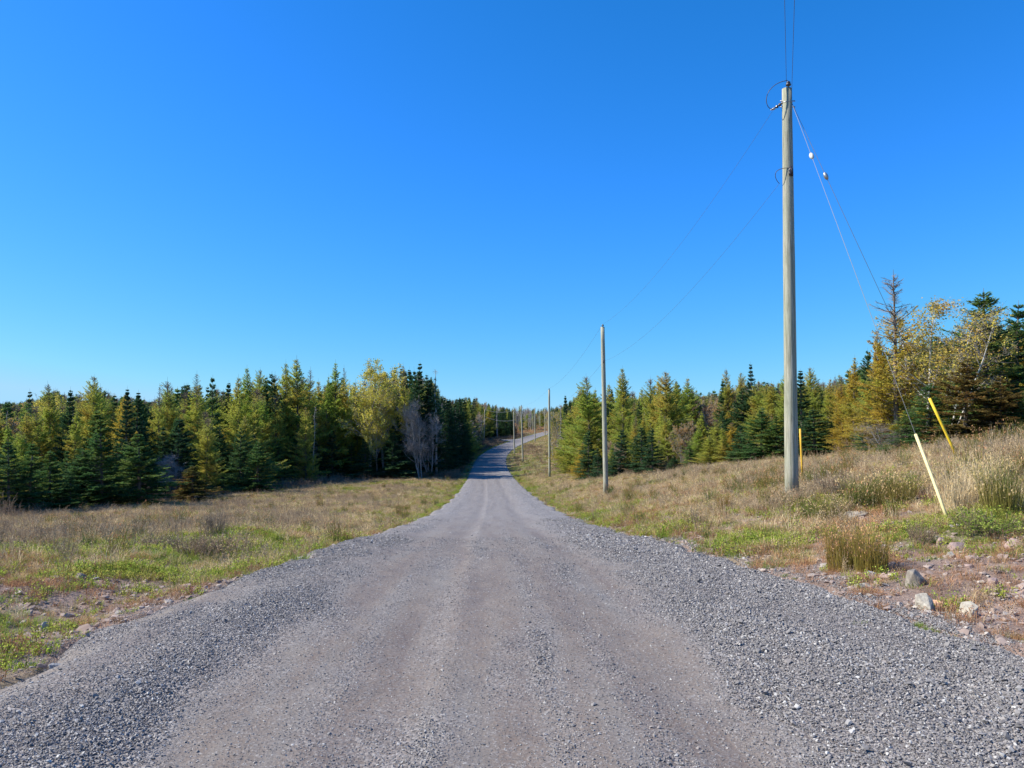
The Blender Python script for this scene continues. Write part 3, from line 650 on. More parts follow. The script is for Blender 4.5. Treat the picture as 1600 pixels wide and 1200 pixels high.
left_road = (~right) * (Y > 96) * sstep(.6, 2, ed) * (1 - sstep(250, 300, Y)); right_road = right * (Y > 96) * sstep(1.0, 2.2, ed) * (X < XR(Y) + 2) * .35 * (Y < 200) * sstep(-.3, .5, w3)
plants('twiggy_undergrowth', 'twig', X, Y, np.clip(vis * (.05 * fe * (Y > 30) + .5 * left_road + .4 * right_road + .05 * fl * (Y > 25)), 0, 1), 1.3, 'grey brown twiggy undergrowth along the forest edges', 'undergrowth', 1.0)
x, y = cover(5000, 300, 415, -2, 22)
plants('orange_brush', 'rust', x, y, np.ones(len(x)) * (x < 17) * .35, 2.4, 'orange brown brush in the far cleared corridor', 'brush')
# tiny tufts colonising the shoulder
n = 2600; Yt = 3 * (30 / 3) ** RNG.random(n); side = np.where(RNG.random(n) < .5, 1, -1); Xt = xc(Yt) + side * (3.4 - RNG.random(n) ** 2.2 * 1.1)
plants('shoulder_sprouts', 'green', Xt, Yt, (np.abs(Xt) < Yt * .75 + 1) * .22 * (wav(Xt, Yt, 1.5, 79) > .1), .45, 'tiny green sprouts coming up through the gravel shoulders', 'sprouts')

# ---- soil pebbles
b = NB('pebble'); r = b.rnd()
MPEB = b.bsdf(b.mix(b.noise(b.obj(), 4, 3), b.ramp(r, [(0, (.20, .135, .115)), (.35, (.31, .23, .20)), (.6, (.42, .33, .29)), (.85, (.36, .34, .33)), (1, (.62, .57, .50))]), (.28, .22, .19)), .9)
pm = [hull_mesh('pebble', RNG, 14, (1.3, 1, .6), MPEB) for _ in range(8)]
X, Y = cover(230000, 3.2, 34, -22, 17); op2 = openf(X, Y, .3)
k = RNG.random(len(X)) < op2 * (.05 + .95 * bare_f(X, Y) * sstep(-1.2, .2, wav(X, Y, 1.7, 81)) + .6 * np.exp(-((edge_d(X, Y) - .1) / .35) ** 2))
X, Y = X[k], Y[k]; sz = .012 + .05 * RNG.random(len(X)) ** 4 + .04 * (RNG.random(len(X)) < .03)
scatter('pebbles', pm, np.column_stack([X, Y, height(X, Y) + sz * .1]), RNG.uniform(-3.1, 3.1, (len(X), 3)) * [.12, .12, 1], np.repeat(sz[:, None], 3, 1) * 1.3, 'pinkish pebbles strewn over the bare soil of both verges', 'pebbles')

# ------------------------------------------------------------------ rocks that can be told apart
def rock_mat(name, a, c, e):
    b = NB(name); n = b.noise(b.obj(), 7, 6, .65); n2 = b.noise(b.obj(), 30, 4, .6)
    return b.bsdf(b.mix(b.ramp(n2, [(.4, 0.), (.65, .6)]), b.ramp(n, [(.35, a), (.6, c)]), e), .9, b.math('ADD', n, b.math('MULTIPLY', n2, .3)), .02, .8, .2)
RW = rock_mat('white_rock', (.34, .31, .26), (.50, .46, .39), (.22, .18, .15))
RG = rock_mat('grey_rock', (.20, .175, .15), (.33, .29, .25), (.12, .10, .09))
RB = rock_mat('blue_grey_rock', (.25, .26, .29), (.36, .37, .40), (.2, .2, .2))
RP = rock_mat('pink_rock', (.33, .235, .21), (.43, .32, .29), (.24, .17, .15))
RO = rock_mat('orange_rock', (.5, .27, .16), (.58, .36, .24), (.4, .25, .2))
rocks = [  # px x, px base y, width px, height px, material, label
 (1434, 915, 33, 24, RG, 'dark angular grey boulder with a sharp shaded face on the right verge'),
 (1451, 955, 30, 28, RW, 'blocky white rock beside a small orange stone near the gravel edge'),
 (1471, 950, 22, 11, RO, 'flat orange stone leaning against the blocky white rock'),
 (1518, 965, 28, 22, RW, 'pale tilted rock lying right of the blocky white rock'),
 (1352, 921, 27, 11, RW, 'low flat cream rock at the gravel edge below the rush clumps'),
 (1364, 902, 17, 10, RB, 'small smooth blue grey stone under the rush clumps'),
 (1386, 906, 18, 9, RP, 'small pinkish stone between the blue grey stone and dark boulder'),
 (1341, 810, 38, 11, RW, 'long flat pale slab in the grass right of the nearest pole'),
 (1505, 860, 32, 12, RP, 'flat pink stone in the rubble below the pale yellow guy guard'),
 (1471, 851, 16, 12, RP, 'upright pinkish stone left of the flat pink stone'),
 (1487, 871, 12, 9, RW, 'tiny white stone just below the pink rubble'),
 (1590, 857, 26, 13, RP, 'pale pink stone below the bright green patch'),
 (1555, 915, 22, 10, RP, 'low rose coloured rock far right on the bare soil'),
 (1516, 889, 14, 7, RP, 'small pink stone alone above the rose coloured rock'),
 (1580, 755, 20, 9, RW, 'pale stone high on the bank near the right edge'),
 (1428, 742, 11, 6, RW, 'small white stone half hidden in grass on the bank top'),
 (1045, 814, 18, 8, RG, 'grey stone in the grass right of the second pole'),
 (66, 985, 16, 13, RW, 'small rounded white stone at the left edge of the gravel'),
 (84, 1045, 22, 7, RB, 'flat grey blue stone beside grass tufts on the left shoulder'),
 (118, 906, 26, 9, RG, 'dark flat stone in the bare soil of the left verge'),
 (434, 867, 9, 6, RW, 'tiny pale stone beside the road where the left field begins'),
 (1330, 997, 0, 0, None, ''),
]
for x, y, wp, hp, m, lab in rocks:
    if not m: continue
    X, Y, Z = ground_px(x, y); k = math.hypot(X, Y) / FPX; wd = wp * k * .88; hh = hp * k * .9
    me = hull_mesh('rock', RNG, 18, (wd * 1.12, wd * .85, hh * 1.7), m, bevel=wd * .03)
    o = link('rock', me, loc=(X, Y + wd * .3, Z + hh * .16)); o.rotation_euler = (RNG.normal(0, .15), RNG.normal(0, .15), RNG.uniform(0, 6)); tag(o, lab, 'rock', 'stones on the verges')

# ------------------------------------------------------------------ plants that can be told apart
def thing_plant(kind, px, py, wpx, hpx, label, cat, name):
    X, Y, Z = ground_px(px, py); k = math.hypot(X, Y) / FPX
    me = PL[kind][int(RNG.integers(len(PL[kind])))]; bb = np.array([v.co[:] for v in me.vertices]); wd = np.percentile(bb[:, 0], 97) - np.percentile(bb[:, 0], 3); hh = np.percentile(bb[:, 2], 97)
    o = link(name, me, loc=(X, Y, Z)); o.rotation_euler = (0, 0, RNG.uniform(0, 6)); s = wpx * k / wd; o.scale = (s, s, hpx * k / hh); return tag(o, label, cat)
PL['bigrush'] = [blades(290 + i, 520, .6, .26, .0032, .42, leaf_mat('rush_gold_%d' % i, (.30, .23, .06), (.36, .25, .08), (.20, .20, .05), .35, 3.0), .35, G_RUSTY, 'rush_clump') for i in range(2)]
PL['bigpale'] = [blades(294 + i, 420, .6, .30, .0032, .6, G_PALE, .3, G_STRAW, 'pale_clump') for i in range(2)]
PL['bigolive'] = [blades(297 + i, 420, .55, .28, .0032, .5, G_OLIVE, .3, G_STRAW, 'olive_clump') for i in range(2)]
PL['bush'] = [herb(300 + i, 90, .5, .34, 700, .03, MTWIG, G_SEED, 'bush', 9) for i in range(2)]
PL['greenbush'] = [herb(304 + i, 80, .4, .34, 1500, .035, MTWIG, G_GREEN, 'bush', 7) for i in range(2)]
for a in [
 ('bigrush', 1318, 890, 62, 66, 'golden green rush clump nearest the gravel on the right verge', 'rush clump', 'rush_clump'),
 ('bigrush', 1362, 893, 60, 66, 'golden green rush clump just right of the nearest one', 'rush clump', 'rush_clump'),
 ('bigolive', 1283, 812, 66, 34, 'low olive grass mound at the foot of the nearest pole', 'grass mound', 'grass_clump'),
 ('bigolive', 1352, 790, 60, 48, 'tall olive grass clump behind the long pale slab', 'grass clump', 'grass_clump'),
 ('bigolive', 1400, 790, 60, 48, 'tall olive grass clump between the slab and the pale yellow guy guard', 'grass clump', 'grass_clump'),
 ('bigpale', 1502, 800, 70, 66, 'tall bleached grass clump right of the pale yellow guy guard', 'grass clump', 'grass_clump'),
 ('bigpale', 1530, 770, 60, 50, 'bleached grass clump at the foot of the bright yellow guy guard', 'grass clump', 'grass_clump'),
 ('bigolive', 1565, 800, 60, 70, 'olive grass clump behind the bright green patch at right', 'grass clump', 'grass_clump'),
 ('bigrush', 1131, 800, 22, 30, 'small upright rush clump right of the second pole', 'rush clump', 'rush_clump'),
 ('bigrush', 1103, 815, 20, 20, 'tiny rush clump downhill of the upright one', 'rush clump', 'rush_clump'),
 ('bush', 350, 872, 66, 34, 'low grey twiggy bush at the right end of the green strip', 'bush', 'bush'),
 ('bush', 300, 870, 60, 28, 'low grey twiggy bush touching the left side of another', 'bush', 'bush'),
 ('bush', 250, 858, 50, 20, 'small dark twiggy bush sunk in the bright green strip', 'bush', 'bush'),
 ('greenbush', 1562, 838, 90, 28, 'dense bright green low bush at the right edge on the bank', 'bush', 'bush'),
 ('greenbush', 1408, 775, 50, 30, 'dark green leafy bush on the bank above the olive clumps', 'bush', 'bush'),
 ('bush', 1300, 775, 46, 36, 'dark twiggy bush right of the nearest pole', 'bush', 'bush'),
 ('bush', 1440, 850, 34, 28, 'small brown twiggy bush right of the rush clumps', 'bush', 'bush'),
 ('bush', 335, 838, 34, 34, 'reddish brown twiggy bush in the middle of the left field', 'bush', 'bush'),
]: thing_plant(*a)

# ------------------------------------------------------------------ utility poles and wires
b = NB('pole_wood'); mp = b.n('ShaderNodeMapping'); mp.inputs['Scale'].default_value = (9, 9, .35); b.l(b.obj(), mp.inputs[0])
n = b.noise(mp.outputs[0], 3, 6, .7); mp2 = b.n('ShaderNodeMapping'); mp2.inputs['Scale'].default_value = (26, 26, .5); b.l(b.obj(), mp2.inputs[0]); n2 = b.noise(mp2.outputs[0], 3, 4, .7)
col = b.ramp(n, [(.3, (.20, .19, .14)), (.48, (.34, .33, .26)), (.66, (.50, .48, .40))])
col = b.mix(b.ramp(n2, [(.36, .85), (.45, 0.)]), col, (.09, .08, .06)); col = b.mix(b.ramp(b.noise(b.obj(), .8, 3), [(.45, 0.), (.65, .45)]), col, (.27, .31, .22))
MPOLE = b.bsdf(col, .85, n2, .012, .8, .2)
MSTEEL = NB('galvanised_steel'); MSTEEL = MSTEEL.bsdf((.42, .42, .43), .45, metal=.8)
MWIRE = NB('aluminium_wire').bsdf((.10, .10, .11), .7)
MGALV = NB('weathered_strand').bsdf((.24, .24, .24), .8)
MDARK = NB('dark_porcelain').bsdf((.05, .045, .06), .25, spec=.5)
MWHITE = NB('white_fibre').bsdf((.58, .58, .55), .5)
def gm(name, c):
    b = NB(name); n_ = b.noise(b.obj(), 5, 6, .7); n2_ = b.noise(b.obj(), 60, 3, .6)
    col = b.mix(b.ramp(n_, [(.42, 0.), (.66, .5)]), c, (c[0] * .62, c[1] * .55, c[2] * .6 + .03))
    return b.bsdf(b.mix(b.ramp(n2_, [(.56, 0.), (.66, .45)]), col, (.25, .2, .12)), .6, n2_, .002, .5)
MGY = gm('yellow_plastic', (.80, .56, .03)); MGP = gm('pale_yellow_plastic', (.80, .68, .34)); MGO = gm('amber_plastic', (.80, .48, .04))
def lathe(name, prof, mat, sides=14):
    return tube_mesh(name, [(0, 0, z) for r, z in prof], [max(r, .001) for r, z in prof], mat, sides)
shed = lambda n, r, st: [(r * .35, -.01)] + [(q, k * st + dz) for k in range(n) for q, dz in ((r * .45, .0), (r, .004), (r, .012), (r * .45, st * .7))] + [(r * .3, n * st)]
POLES = {}
def pole(key, X, Y, ytop, label, rb, rt, lean=(0, 0), detail=2, group='wooden utility poles along the road'):
    z = float(height(X, Y)) - .1; H = row_z(ytop, Y) - z
    e = empty('utility_pole', (X, Y, z)); tag(e, label, 'utility pole', group)
    k = 12; pts = [(lean[0] * (i / k) ** 1.0, lean[1] * i / k, H * i / k) for i in range(k + 1)]
    rad = [rb + (rt - rb) * i / k + RNG.normal(0, .0015) for i in range(k + 1)]
    link('shaft', tube_mesh('shaft', pts, rad, MPOLE, 20 if detail > 1 else 10), e)
    top = Vector((lean[0], lean[1], H))
    pin = link('pin_insulator', lathe('pin_insulator', [(.012, -.35), (.012, .02), (.05, .03), (.065, .05), (.065, .07), (.04, .09), (.05, .10), (.05, .12), (.03, .14), (.0, .16)], MDARK), e, top + Vector((0, -rt * .9, .0)))
    lo = link('neutral_bracket', lathe('neutral_bracket', [(.01, -.09), (.035, -.08), (.04, -.03), (.025, 0), (.04, .03), (.035, .08), (.01, .09)], MDARK), e, Vector((lean[0] * .8, lean[1] * .8 - rt - .03, H * .795)))
    POLES[key] = dict(top=Vector((X, Y, z)) + top + Vector((0, -rt, .15)), low=Vector((X, Y, z + H * .795)) + Vector((lean[0] * .8, -rt - .05, 0)), e=e, H=H, z=z, X=X, Y=Y, rt=rt, topc=Vector((X, Y, z)) + top)
    return e
P1Y = 18.75
def pole_px(key, x, ytop, Yd, xt, *a, **k):
    X = col_x(x, Yd, float(fz(Yd))); z = float(height(X, Yd)); Xt = col_x(xt, Yd, row_z(ytop, Yd)); pole(key, X, Yd, ytop, *a, lean=(Xt - X, 0), **k)
pole_px('p1', 1238, 139, 18.75, 1229.5, 'nearest and tallest weathered pole, braced by guy wires on the right bank', .165, .118)
pole_px('p2', 947, 511, 43.5, 941.5, 'second weathered pole, standing at the right edge of the gravel', .15, .11)
pole_px('p3', 858.8, 609, 84, 858, 'third wooden pole, alone in the grass before the road dips into shade', .14, .10, detail=1)
pole_px('p4', 817, 634, 136, 814.5, 'brown pole right of a thinner one at the shaded stretch of road', .17, .12, detail=1)
pole_px('p5', 804, 643, 165, 802.5, 'thinner pole just left of the brown one beside the shaded road', .16, .12, detail=1)
pole_px('p6', 836, 638, 222, 835.5, 'far pole right of the bend where wires cross the road', .17, .13, detail=1)
pole_px('p7', 851.5, 640, 262, 851.2, 'distant pole beside the far road crest', .17, .13, detail=1)
pole_px('p8', 865, 643, 275, 864.5, 'farthest pole right of the road crest against the trees', .16, .12, detail=1)
pole_px('p9', 756, 640, 232, 757.5, 'far pole left of the road across from the wire crossing', .16, .12, detail=1)
def wire(name, a, b_, sag, label, r=.006, cat='wire', group=None, n=24, sides=5, mat=None):
    pts = [a.lerp(b_, i / n) - Vector((0, 0, sag * 4 * (i / n) * (1 - i / n))) for i in range(n + 1)]
    c = (a + b_) / 2; o = link(name, tube_mesh(name, [p - c for p in pts], r, mat or MWIRE, sides), loc=c); tag(o, label, cat, group); return o
G = 'overhead wires'
p1, p2, p3 = POLES['p1'], POLES['p2'], POLES['p3']
dead = p1['topc'] + Vector((-.30, .05, -.47))           # hanging dead end insulator
wire('power_line', p1['topc'] + Vector((-.01, 0, .17)), Vector((-9.5, -25.8, 10.0)), .5, 'left one of the two thin wires leaving the nearest pole over the camera', .005, group=G)
wire('power_line', p1['topc'] + Vector((.11, .0, -.28)), Vector((-8.9, -26.2, 9.4)), .15, 'right one of the two thin wires leaving the nearest pole over the camera', .005, group=G)
lowc = Vector((p1['X'], p1['Y'], p1['z'] + p1['H'] * .795))
wire('power_line', dead, p2['top'], .7, 'upper thin wire running from the nearest pole to the second pole', .003, group=G)
wire('power_line', lowc + Vector((-.18, .1, -.22)), p2['low'], .7, 'lower thin wire running from the nearest pole to the second pole', .003, group=G)
for a, c, nm in (('p2', 'p3', 'second pole to the third pole'), ('p3', 'p4', 'third pole to the brown pole')):
    for q, ww in (('top', 'upper'), ('low', 'lower')):
        wire('power_line', POLES[a][q], POLES[c][q], .6, '%s wire from the %s' % (ww, nm), .0045, group=G)
for a, c, nm in (('p9', 'p5', 'from the left across the road to the thinner pole'), ('p5', 'p6', 'from the thinner pole to the far pole at the bend')):
    for q, ww in (('top', 'upper'), ('low', 'lower')):
        wire('power_line', POLES[a][q], POLES[c][q], .6, 'pale %s wire running %s' % (ww, nm), .022, group=G, mat=MSTEEL)
# hardware on the nearest pole
def bez(name, P, r, mat, parent, off, n=20):
    P = [Vector(p) for p in P]; pts = []
    for i in range(n + 1):
        t = i / n; q = list(P)
        while len(q) > 1: q = [q[j].lerp(q[j + 1], t) for j in range(len(q) - 1)]
        pts.append(q[0])
    return link(name, tube_mesh(name, [p - off for p in pts], r, mat, 6), parent, (0, 0, 0))
e1 = p1['e']; O = Vector(e1.location); T = p1['topc']
bez('jumper_loop', [T + Vector((-.02, -.1, .17)), T + Vector((-.45, -.15, .10)), T + Vector((-.75, -.15, -.25)), T + Vector((-.50, -.05, -.62)), dead], .009, MWIRE, e1, O)
ins = link('strain_insulator', lathe('strain_insulator', shed(3, .045, .075), MDARK), e1); ins.location = T + Vector((-.10, 0, -.34)) - O
ins.rotation_euler = (dead - (T + Vector((-.10, 0, -.34)))).to_track_quat('Z', 'Y').to_euler()
link('wire_clamp', tube_mesh('wire_clamp', [dead - O + Vector((.03, 0, .03)), dead - O, dead - O - Vector((.09, 0, .04))], [.02, .034, .012], MSTEEL, 8), e1)
bez('jumper_loop', [lowc + Vector((0, -.12, .1)), lowc + Vector((-.45, -.1, .12)), lowc + Vector((-.38, -.1, -.15)), lowc + Vector((-.18, .1, -.22))], .008, MWIRE, e1, O)
lb = link('clevis_bracket', tube_mesh('clevis_bracket', [lowc - O + Vector((.02, -.13, .12)), lowc - O + Vector((.03, -.19, .03)), lowc - O + Vector((.05, -.13, -.1))], .035, MDARK, 8), e1)
for dz in (-.30, -.45):
    link('bolt', tube_mesh('bolt', [T - O + Vector((-.17, 0, dz)), T - O + Vector((.20, 0, dz))], [.013, .013], MSTEEL, 6), e1)
link('pole_band', tube_mesh('pole_band', [T - O + Vector((0, 0, -.345)), T - O + Vector((0, 0, -.365))], .126, MSTEEL, 16), e1)
def guy(start, px, py, ins_py, gl, mats, gw, label, imat, Yd=None):
    if Yd: X = col_x(px, Yd, float(height(col_x(px, Yd), Yd))); g_ = Vector((X, Yd, float(height(X, Yd)) - .05))
    else: g_ = Vector(ground_px(px, py)) - Vector((0, 0, .05))
    e = empty('guy_wire', g_); tag(e, label, 'guy wire', 'guy wires bracing the nearest pole')
    v = start - g_; d = v.normalized()
    link('cable', tube_mesh('cable', [Vector((0, 0, 0)), v], .0048, MGALV if mats is MGP else MWIRE, 6), e)
    g2 = link('guard', tube_mesh('guard', [d * .0, d * gl * .33 + Vector((.01, 0, -.006)), d * gl * .66 + Vector((.01, 0, -.008)), d * gl], [gw] * 4, mats, 12), e)
    if ins_py is not None:
        s = min(np.linspace(.05, .98, 300), key=lambda t: abs(proj(*(g_ + v * t))[1] - ins_py))
        me = lathe('strain_insulator', [(.01, -.10), (.03, -.085), (.048, -.04), (.052, 0), (.048, .04), (.03, .085), (.01, .10)], imat)
        q = link('strain_insulator', me, e, v * s); q.rotation_euler = d.to_track_quat('Z', 'Y').to_euler()
    return g_
def guard_len(start, px, py, ytop, Yd):
    X = col_x(px, Yd); g_ = Vector((X, Yd, float(height(X, Yd)))); v = start - g_
    s = min(np.linspace(.01, .9, 900), key=lambda t: abs(proj(*(g_ + v * t))[1] - ytop)); return v.length * s
def anchor_y(px, py):
    return ground_px(px, py)[1]
st = T + Vector((.10, -.04, -.36))
for (px, py, yt, ip, m, gw, lab, im) in (
  (1482, 812, 674, 243, MGP, .025, 'guy wire with pale yellow guard anchored in front of the bleached grass', MWHITE),
  (1500, 722, 619, 275, MGY, .031, 'guy wire with bright yellow guard anchored farther back near the trees', MSTEEL)):
    Yd = anchor_y(px, py); print('ANCHOR', px, py, Yd, col_x(px, Yd)); Xa = col_x(px, Yd, float(height(col_x(px, Yd), Yd)))
    guy(st, px, py, ip, guard_len(st, px, py, yt, Yd), m, gw, lab, im, Yd)
X, Y, Z = ground_px(1254, 752)
print('STAKE', X, Y, Z); Hs = row_z(670, Y) - Z
me = tube_mesh('marker_stake', [(0, 0, -.05), (-.02, 0, Hs * .4), (-.04, 0, Hs * .7), (-.06, 0, Hs)], .026 * Y / 20, MGO, 10)
tag(link('marker_stake', me, loc=(X, Y, Z)), 'upright amber plastic marker standing just right of the nearest pole', 'marker stake')

